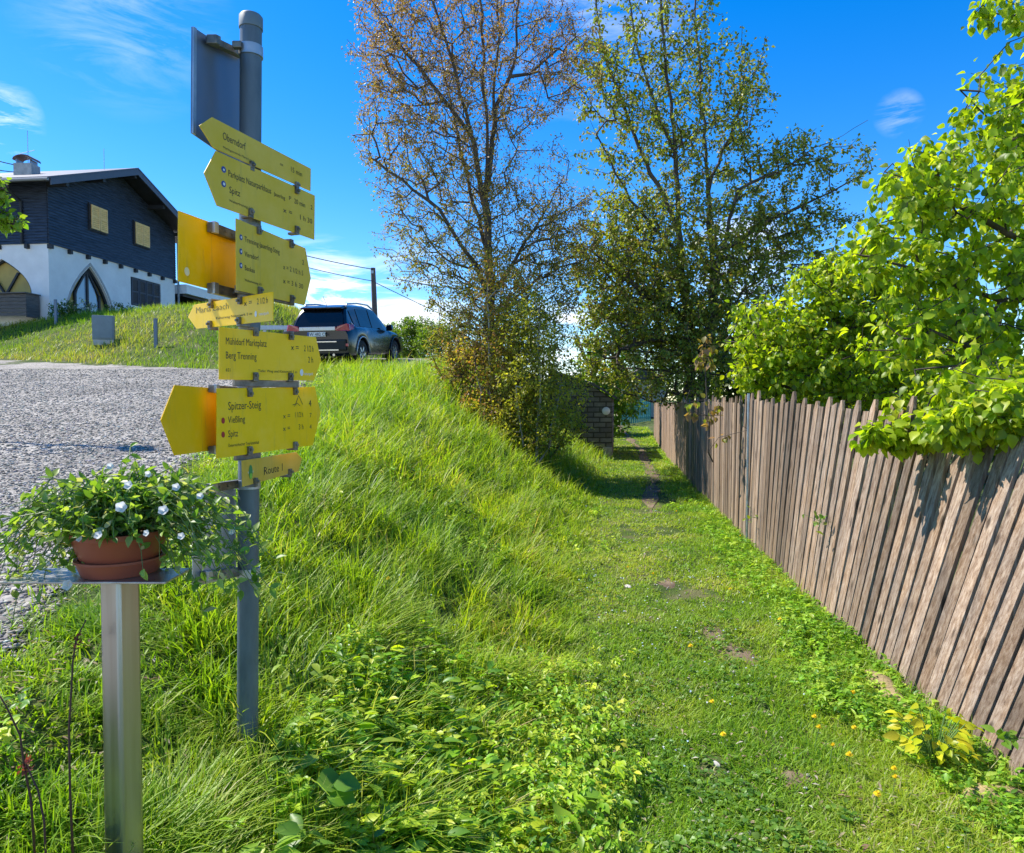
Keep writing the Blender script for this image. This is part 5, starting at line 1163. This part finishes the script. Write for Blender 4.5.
# 5
p5 = Plane(219.2, 316, 1.14, 250, YF+.008); slope(p5, (219, 353.5), (315, 358.5))
o = board('arrow_sign', p5, [(219.2, 326.9), (316, 337.1), (321.1, 360.5), (313.9, 380.6), (219.2, 379.6)], M_yel, 'yellow arrow board reading Mühldorf Marktplatz and Berg Trenning, pointing right', [(255, 331, 1), (290.5, 335, 1), (255, 377.5, -1), (290, 378, -1)])
writing(o, p5, [('Mühldorf Marktplatz', 225.5, 344.3, 7.2, 41), ('Berg Trenning', 225.5, 358.5, 7.2, 31), ('651', 225.7, 371.5, 3.4, 4.5), ('Tiefer Weg und Kleinmühl 5 m', 258, 372, 2.6, 39), ('x =', 291, 349.8, 5.5, 7.5), ('2 1/2 h', 304, 351.2, 6, 9.5), ('2 h', 308, 362.5, 6, 5)])
disc(o, p5, 301.5, 372.5, 3.4, M_white, sq=.6); writing(o, p5, [('naturpark', 304, 375, 3, 9)], M_white)
bracket(383.5, p5, 236, 300)
# 6
p6 = Plane(216.9, 315, 1.19, 250, YF+.008); slope(p6, (217, 423.5), (315, 416))
o = board('arrow_sign', p6, [(216.9, 388.4), (315, 386.8), (320.7, 413), (312.9, 445.2), (216.5, 458.6)], M_yel, 'large yellow arrow board reading Spitzer-Steig with two red dots, pointing right', [(249, 391.5, 1), (294.5, 390, 1), (249, 451.5, -1), (294.5, 446.5, -1)])
writing(o, p6, [('Spitzer-Steig', 228, 410, 8.2, 33), ('Vießling', 228, 423.3, 7, 17), ('Spitz', 228, 437.3, 7, 10), ('Österreichischer Touristenklub', 228, 447.2, 3.2, 31), ('x =', 283, 418.5, 5, 7), ('x =', 283, 431, 5, 7), ('1 1/2 h', 294.5, 417.5, 5.4, 8.5), ('3 h', 298.5, 429.5, 5.4, 5), ('4', 308.7, 406.5, 6.5, 2.6), ('7', 309.5, 417.5, 4.5, 2), ('4', 309.5, 429, 4.5, 2)])
disc(o, p6, 223, 420.6, 3.1, M_dotred, sq=.7); disc(o, p6, 223, 434.6, 3.1, M_dotred, sq=.7)
mb = MB(); stroke(mb, p6, [(292.5, 405), (295.5, 404), (298.5, 395.5), (302.5, 404.5)], .0011); stroke(mb, p6, [(294, 406.5), (297, 403), (300, 406)], .0009); mb.build('symbol', M_ink, o)
bracket(456, p6, 238, 262)
p6b = Plane(174.9, 216, 1.13, 250, -PR-.024)
o = board('arrow_sign', p6b, [(161.2, 420), (174.9, 385), (262, 392), (262, 443.5), (174.9, 455.5)], M_yeldeep, 'blank orange-yellow back of an arrow board pointing left, behind the Spitzer-Steig board')
rail_back(p6b, 207, 240, 388.7, 391, .022); rail_back(p6b, 207, 240, 450, 447, .022)
# 7
p7 = Plane(242.2, 298, 1.19, 250, YF+.006); slope(p7, (242.5, 473.7), (297.5, 461.6))
o = board('arrow_sign', p7, [(242.2, 460.6), (296.5, 452), (302, 458.6), (298.6, 471.3), (242.8, 486.9)], M_ora, 'small ochre arrow board reading Route 1 with a green disc, lowest on the pole', [(254.5, 483, -1), (289, 473.5, -1)])
writing(o, p7, [('Route 1', 263.5, 475, 8, 19)]); disc(o, p7, 250.5, 472, 7.2, M_green, sq=.55); disc(o, p7, 250.5, 476, 3.0, simple('leaf_green', (.25, .6, .05), .4), 'symbol', .0012, .8); writing(o, p7, [('tut gut', 247.5, 473.5, 2.6, 6.0)], M_white)
# grey rectangular sign seen from behind, at the top
p0_ = Plane(192.3, 240, 1.17, 250, -PR-.03)
o = board('sign_panel', p0_, [(192.6, 26.5), (247, 62), (247, 171), (191.9, 133)], M_sheet, 'unpainted grey back of a rectangular road sign at the top of the pole', thick=.004)
MB().prism([p0_.hit(*q, .004) for q in ((192.6, 26.5), (195.4, 28.3), (194.8, 135), (191.9, 133))], -p0_.n*.006).build('rim', M_zinc, o)
a = p0_.hit(203, 40, .02); b = p0_.hit(240, 57, .02); M3 = Matrix(((b-a).normalized(), p0_.n, Vector((0, 0, 1)))).transposed()
mb = MB(); mb.box((a+b)/2, ((b-a).length, .026, .020), M3); 
for k in range(4): mb.box(a.lerp(b, .3+.18*k)+p0_.n*.0135, (.008, .003, .006), M3)
mb.build('bracket', M_clamp, post, bevel=.002); MB().box(a+M3 @ Vector((.008, .008, .002)), (.034, .03, .026), M3).build('clamp', M_clamp, post, bevel=.003)
c = postc(52); MB().tube([c-Vector((0, 0, .016)), c+Vector((0, 0, .016))], PR+.004, 24).build('band', M_zinc, post, smooth='auto'); MB().box(c+Vector((-.028, -.034, .004)), (.028, .02, .02)).build('bolt', M_clamp, post, bevel=.003)
# lower grey sign, edge-on behind the flowers
pL = Plane(193, 240, 1.10, 250, -PR-.01); 
o = board('sign_panel', pL, [(192.8, 489), (236, 489), (236, 577), (192.8, 587)], M_zinc, 'grey back of a lower sign panel, half hidden by the flower pot')
rail_back(pL, 205, 246, 488, 482, .026); rail_back(pL, 200, 246, 576, 570, .028)
for py in (484, 572): c = postc(py); MB().tube([c-Vector((0, 0, .014)), c+Vector((0, 0, .014))], PR+.004, 24).build('band', M_zinc, post, smooth='auto')

# ------------------------------------------------------------------ flower stand, pot, petunias
YS = 1.62; a = at(120, 574, YS); gz_ = hz(a.x, YS); st = empty('plant_stand', (a.x, YS, gz_)); tag(st, 'square stainless steel post carrying a plate for the flower pot', 'stand')
M_inox = simple('brushed_steel', (.42, .39, .34), .33, .9, var=.15, scale=5, stretch=(6, 6, .2), c2=(.5, .48, .44))
s_ = .059/2*1.0; rot = Matrix.Rotation(R(-21), 3, 'Z')
b0 = at(124.5, 853, YS); axs = (a-b0).normalized(); bot = a-axs*((a.z-gz_+.25)/axs.z)
mb = MB(); qs = [rot @ Vector((x_, y_, 0)) for x_, y_ in ((-s_, -s_), (s_, -s_), (s_, s_), (-s_, s_))]; mb.prism([bot+q for q in qs], a-bot); mb.build('post', M_inox, st, bevel=.008, smooth='auto')
MB().box(a+Vector((-.03, -.028, .003)), (.36, .13, .005)).build('plate', M_inox, st, bevel=.001)
pc_ = a+Vector((.002, 0, .006)); pot = empty('flower_pot', pc_); tag(pot, 'shallow terracotta-coloured bowl in its saucer on the steel stand', 'flower pot')
M_terra = simple('terracotta_plastic', (.33, .075, .035), .5, var=.12, scale=3); 
MB().lathe([(.0, .0), (.080, .0), (.091, .030), (.094, .031), (.094, .036), (.086, .036), (.078, .008), (0, .008)], pc_, 40).build('saucer', M_terra, pot, smooth='auto')
MB().lathe([(.0, .009), (.070, .009), (.088, .05), (.100, .085), (.104, .086), (.105, .098), (.098, .098), (.09, .075), (0, .075)], pc_, 40).build('bowl', M_terra, pot, smooth='auto')
MB().lathe([(0, .08), (.093, .0785)], pc_, 30).build('soil', M_dirt, pot)
pet = empty('petunia', pc_+Vector((0, 0, .08))); tag(pet, 'trailing white petunia spilling over the terracotta pot', 'flowering plant')
g = np.random.default_rng(23); mb = MB(); LP, LD = [], []
c0_ = pc_+Vector((0, 0, .085))
for i in range(300):
    az = g.random()*6.283; reach = (.10+.20*g.random())*(1.0 if math.cos(az) > 0 else 1.0)*(1+.22*abs(math.cos(az))); rise = .05+.10*g.random(); end_z = g.normal(-.05, .055)+.13*(1-reach/.32)
    if math.sin(az) < -.55: end_z = max(end_z, .015)+.01; reach *= .6; rise *= .8
    if abs(math.cos(az)) > .55 and i % 3 == 0: end_z -= .07; rise *= .7; reach *= .85
    d = Vector((math.cos(az), math.sin(az)*.75, 0)); pts = []
    for k in range(9):
        t = k/8; p = c0_+d*(reach*t)+Vector((0, 0, rise*4*t*(1-t)*.9+end_z*t*t)); p += Vector(g.normal(0, .006, 3)); pts.append(p)
        if k > 1:
            for _ in range(2 if k < 8 else 3): LP.append(tuple(p)); LD.append(tuple(Vector(g.normal(0, 1, 3))+d*.6+Vector((0, 0, .2))))
    mb.tube(pts, [.0018*(1-.5*k/8) for k in range(9)], 4, cap=False)
mb.build('stems', simple('green_stem', (.14, .20, .05), .6), pet)
LP, LD = np.array(LP), np.array(LD); m = len(LP); S = .013+.018*g.random(m)
leaves('foliage', LP, LD, unit(g.normal(0, .5, (m, 3))+[0, -.15, 1.]), S, S*.5, palette(m, [(.09, .20, .03), (.17, .31, .04), (.32, .43, .10), (.46, .46, .24)], [4, 5, 3, 1], g=g), M_leaf, pet)
print('petunia leaves', m)
def petal_flower(mb, c, ax_, r):
    ax_ = ax_.normalized(); M3 = ax_.to_track_quat('Z', 'Y').to_matrix(); vs = []; n = 20
    for k in range(n): th = 6.283*k/n; rr_ = r*(1+.10*math.cos(5*th)); vs.append(c+M3 @ Vector((rr_*math.cos(th), rr_*math.sin(th), .1*r*math.cos(5*th))))
    for k in range(n): th = 6.283*k/n; vs.append(c+M3 @ Vector((r*.25*math.cos(th), r*.25*math.sin(th), -.25*r)))
    for k in range(n): th = 6.283*k/n; vs.append(c+M3 @ Vector((r*.12*math.cos(th), r*.12*math.sin(th), -1.3*r)))
    fs = [(i*n+k, i*n+(k+1) % n, (i+1)*n+(k+1) % n, (i+1)*n+k) for i in range(2) for k in range(n)]+[tuple(2*n+k for k in range(n))]
    mb.add(vs, fs)
M_wpetal = leafmat('white_petal', .5, .6, .2); M_wpetal.node_tree.nodes['Hue/Saturation/Value'].inputs['Color'].default_value = (.85, .84, .82, 1)
M_wpetal.node_tree.links.remove(M_wpetal.node_tree.nodes['Hue/Saturation/Value'].inputs['Color'].links[0]); M_wpetal.node_tree.nodes['Mix'].inputs[7].default_value = (1, 1, 1, 1)
fl = [(128, 485, 1.46, .011), (121, 507, 1.42, .013), (163, 510, 1.43, .012), (176, 487, 1.5, .010), (200, 496, 1.55, .009), (67, 585, 1.5, .013), (79, 538, 1.5, .010), (110, 466, 1.6, .009), (148, 474, 1.6, .009), (181, 536, 1.46, .009), (29, 546, 1.62, .012), (98, 535, 1.42, .010), (232, 531, 1.6, .011), (146, 533, 1.42, .008), (47, 562, 1.55, .009)]
for px, py, Yq, r_ in fl:
    r_ *= .82
    mb = MB(); petal_flower(mb, at(px, py, Yq), Vector((g.normal(0, .3), -1, .35+g.normal(0, .2))), r_); f_ = mb.build('flower', M_wpetal, pet, smooth=True)

# ------------------------------------------------------------------ small countable things
dl = [(813, 729), (817, 742), (853, 738), (848, 702), (831, 763), (850, 774), (895, 784), (894, 794), (876, 811), (854, 629), (781, 627), (725, 743), (709, 711), (652, 577), (732, 592), (692, 653), (389, 600), (742, 538), (625, 570), (675, 512)]
M_dand = simple('dandelion_yellow', (.85, .62, .005), .7, var=.1)
M_stem = simple('stem_green', (.12, .22, .05), .6)
root = empty('dandelion'); mb = MB()
MB().tube([(0, 0, -.16), (.006, 0, .0), (0, .003, .075)], .0018, 6).build('stem', M_stem, root, local=True)
for ring_ in range(4):
    n = (18, 15, 11, 6)[ring_]; rr_ = (.017, .014, .010, .006)[ring_]
    for k in range(n):
        th = 6.283*(k+.4*ring_)/n; d = Vector((math.cos(th), math.sin(th), 0)); s = Vector((-d.y, d.x, 0))*.0017; z0_ = .074+.002*ring_
        A = Vector((0, 0, z0_)); B = A+d*rr_+Vector((0, 0, .002+.003*ring_)); mb.add([A-s*.4, A+s*.4, B+s, B-s], [(0, 1, 2, 3)])
mb.lathe([(0, .068), (.005, .072), (.006, .078), (0, .082)], (0, 0, 0), 8)
mb.build('flower_head', M_dand, root, local=True)
_n = ['beside a second bloom on the grass, nearest of a pair', '']
dlab = ['yellow dandelion topmost of the small cluster in the grass left of the yellow-leaved seedling', 'yellow dandelion just under the topmost bloom of the cluster', 'lone yellow dandelion midway between the cluster and the log', 'yellow dandelion in the weeds left of the log by the fence', 'yellow dandelion at the lower end of the cluster', 'yellow dandelion below and right of the cluster', 'upper one of the dandelion pair left under the yellow-leaved seedling', 'lower one of the dandelion pair left under the yellow-leaved seedling', 'yellow dandelion nearest the bottom edge', 'yellow dandelion touching the foot of the fence boards', 'yellow dandelion in the weeds by the bare earth spot', 'yellow dandelion beside the pale stone on the path', 'small yellow dandelion on the path above the pale stone', 'yellow dandelion on the path where it narrows', 'yellow dandelion right of the path in the far weeds', 'yellow dandelion left of the two small grey stones', 'single yellow dandelion high on the long-grass bank', 'yellow dandelion at the fence foot below the grey steel post', 'yellow dandelion at the left edge of the far path', 'farthest yellow dandelion along the narrow earth track']
for i, (px, py) in enumerate(dl):
    if i == 0: o = root
    else:
        o = root.copy(); C.objects.link(o)
        for c_ in root.children: k_ = c_.copy(); C.objects.link(k_); k_.parent = o
    p = ground(px, py+6); o.location = p; sc_ = .62+.04*p.y+.2*random.random(); hfac = 1.5 if (px > 780 or px < 400) else .8
    if px == 389: hfac = 3.5
    o.scale = (sc_, sc_, sc_); o.location.z += .03*(hfac-.6); o.rotation_euler = (R(random.uniform(0, 22)), R(random.uniform(-10, 10)), random.random()*6)
    tag(o, dlab[i], 'dandelion', 'dandelions in the grass')
# stones
M_stone = simple('pale_limestone', (.50, .46, .41), .9, var=.2, scale=20, bump=.5, bscale=30)
def rock(name, p, s, mt, lab, seed=1, cat='stone', group=None):
    bm = bmesh.new(); bmesh.ops.create_icosphere(bm, subdivisions=3, radius=1); g2 = np.random.default_rng(seed); off = g2.random(3)*10
    cuts = [unit(g2.normal(0, 1, 3)) for _ in range(9)]
    for v in bm.verts:
        c_ = np.array(v.co); 
        for q in cuts:
            dd = c_ @ q-.72
            if dd > 0: c_ = c_-q*dd*.85
        v.co = Vector(c_*(1+.05*math.sin(c_[0]*9+off[0])*math.sin(c_[1]*8+off[1])))*1
        v.co.x *= s[0]; v.co.y *= s[1]; v.co.z *= s[2]
    me = bpy.data.meshes.new(name); bm.to_mesh(me); bm.free(); me.materials.append(mt); o = bpy.data.objects.new(name, me); C.objects.link(o); o.location = Vector(p)+Vector((0, 0, s[2]*.55)); o.rotation_euler = (0, 0, seed); tag(o, lab, cat, group); return o
gs = 'small stones on the path'
rock('stone', ground(716, 766), (.024, .017, .013), M_stone, 'pale beige stone lying on the short path grass', 2, group=gs)
rock('stone', ground(733, 674), (.024, .02, .014), M_stone, 'upper of two small stones on the worn path', 3, group=gs)
rock('stone', ground(737, 688), (.028, .016, .012), simple('grey_stone', (.33, .35, .38), .9), 'bluish-grey lower one of two small stones on the worn path', 4, group=gs)
rock('stone', ground(628, 588), (.05, .03, .014), M_stone, 'flat whitish stone on the path where it narrows', 5, group=gs)
# log under the fence
M_log = simple('mossy_log', (.30, .22, .10), .95, var=.45, scale=12, bump=.6)
p = ground(905, 708); q = Vector((float(xfence(p.y+.30))-.12, p.y+.30, 0)); q.z = hz(q.x, q.y)+.035; p2_ = Vector((float(xfence(p.y-.16))-.11, p.y-.16, 0)); p2_.z = hz(p2_.x, p2_.y)+.035
o = MB().tube([q, q.lerp(p2_, .3)+Vector((.01, 0, .012)), q.lerp(p2_, .7)+Vector((-.012, 0, .006)), p2_], [.045, .055, .05, .038], 10).build('log', M_log, smooth='auto', origin=q); tag(o, 'short mossy log lying along the foot of the fence', 'log')
p = Vector((float(xfence(2.75))-.10, 2.75, 0)); p.z = hz(p.x, p.y)
rock('boulder', p, (.09, .16, .06), M_log, 'brown earthy boulder at the foot of the nearest fence boards', 8)
# yellow-leaved seedling
def leafplant(name, px, py, n, r, h, ls, cols, lab, cat='plant', asp=.7, seed=5, upz=.8, base=None):
    g2 = np.random.default_rng(seed); b = base or ground(px, py); root = empty(name, b); tag(root, lab, cat); mb = MB(); P_, D_ = [], []
    for i in range(n):
        az = g2.random()*6.283; rr_ = r*math.sqrt(g2.random()); e = b+Vector((math.cos(az)*rr_, math.sin(az)*rr_, h*(.45+.6*g2.random())))
        mb.tube([b, b.lerp(e, .5)+Vector((0, 0, h*.15)), e], .0018, 4, cap=False); P_.append(tuple(e)); D_.append((math.cos(az), math.sin(az), -.25+.4*g2.random()))
    mb.build('stem', M_stem, root); P_, D_ = np.array(P_), np.array(D_); S = ls*(.6+.7*g2.random(n))
    leaves('foliage', P_, D_, unit(g2.normal(0, .4, (n, 3))+[0, -.2, upz]), S, S*asp, palette(n, cols, [1]*len(cols), g=g2), M_herb, root, droop=.25); return root
p = ground(935, 772)
leafplant('lime_seedling', 0, 0, 90, .15, .23, .055, [(.42, .48, .012), (.52, .55, .02), (.34, .44, .015)], 'clump of bright lemon-yellow leaves at the foot of the fence', 'seedling', .62, 5, base=p)
leafplant('butterbur', 300, 838, 7, .10, .16, .10, [(.10, .28, .02), (.16, .34, .03)], 'large round green leaves at the bottom edge right of the posts', 'plant', 1.0, 6)
leafplant('butterbur', 565, 822, 5, .07, .09, .07, [(.14, .32, .03), (.2, .38, .04)], 'small group of round leaves on the lower bank near the bottom edge', 'plant', 1.0, 9)
leafplant('dock_plant', 470, 700, 6, .06, .10, .06, [(.12, .27, .03)], 'single broad-leaved weed in the middle of the lower bank', 'plant', .5, 10)
leafplant('ground_elder_plant', 345, 800, 12, .12, .20, .07, [(.14, .30, .02), (.24, .38, .03)], 'bright-leaved herb standing above the others right of the signpost', 'plant', .5, 12)
leafplant('ground_elder_plant', 300, 700, 12, .12, .18, .06, [(.14, .30, .02), (.26, .40, .03)], 'bright yellow-green herb rising close to the right of the signpost pole', 'plant', .5, 13)
def sprig(px, py, Yq, n, r, ls, cols, lab, seed):
    b = at(px, py, Yq); g2 = np.random.default_rng(seed); root = empty('weed_sprig', b); tag(root, lab, 'sprig', 'sprigs poking through the fence')
    e = [b+Vector(g2.normal(0, r, 3)) for _ in range(n)]; mb = MB()
    xf_ = Vector((float(xfence(Yq))+.22+.1*(7-Yq)/3, Yq, b.z))
    for q in e: mb.tube([xf_, b, q], .0018, 4, cap=False)
    mb.build('stem', M_stem, root); P_ = np.array([tuple(q) for q in e]); D_ = g2.normal(0, 1, (n, 3)); S = ls*(.7+.6*g2.random(n))
    leaves('foliage', P_, D_, unit(g2.normal(0, .5, (n, 3))+[0, -.6, .7]), S, S*.6, palette(n, cols, [1]*len(cols), g=g2), M_leaf, root)
sprig(1008, 738, 2.75, 8, .025, .05, [(.14, .30, .03), (.2, .36, .04)], 'fresh green sprig poking through the nearest fence boards', 1)
sprig(821, 522, 5.35, 11, .04, .045, [(.2, .26, .06), (.14, .28, .04)], 'pale green sprig hanging in the middle of the fence', 2)
sprig(752, 517, 7.4, 9, .05, .05, [(.2, .33, .02), (.3, .4, .03)], 'small yellow-green sprig low on the fence beside the grey steel post', 3)
# dry reddish stems at the left
M_rstem = simple('red_brown_stem', (.10, .035, .025), .7)
def drystem(pts, lab, bud):
    P_ = [at(*q) for q in pts]; root = empty('dry_stem', P_[0]); tag(root, lab, 'stem', 'dry reddish stems in front of the gravel')
    MB().tube(P_, [.0028-.0014*i/(len(P_)-1) for i in range(len(P_))], 6).build('stalk', M_rstem, root, smooth=True)
    g2 = np.random.default_rng(int(pts[0][0])); c = P_[bud]; n = 16; PP = np.array([tuple(c+Vector((g2.normal(0, .005), g2.normal(0, .005), -.03*k/n+.01))) for k in range(n)])
    leaves('buds', PP, g2.normal(0, 1, (n, 3))+[.5, 0, .6], g2.normal(0, 1, (n, 3)), .010, .006, palette(n, [(.30, .07, .06), (.2, .06, .04)], [1, 1], g=g2), M_petal, root)
zb__ = 1.75
drystem([(74, 880, 1.5), (70, 790, 1.52), (69, 730, 1.53), (73, 660, 1.55), (76, 640, 1.56), (86, 620, 1.56)], 'upright red-brown dry stem with reddish tip left of the steel post', 4)
drystem([(38, 900, 1.5), (31, 800, 1.5), (24, 765, 1.5), (20, 735, 1.5), (6, 706, 1.5), (-4, 690, 1.5)], 'forked-looking thin red stem at the left edge with one pink bud', 2)
drystem([(48, 900, 1.46), (44, 820, 1.48), (38, 790, 1.49), (26, 764, 1.5)], 'short thin stem beside the one with the pink bud', 3)
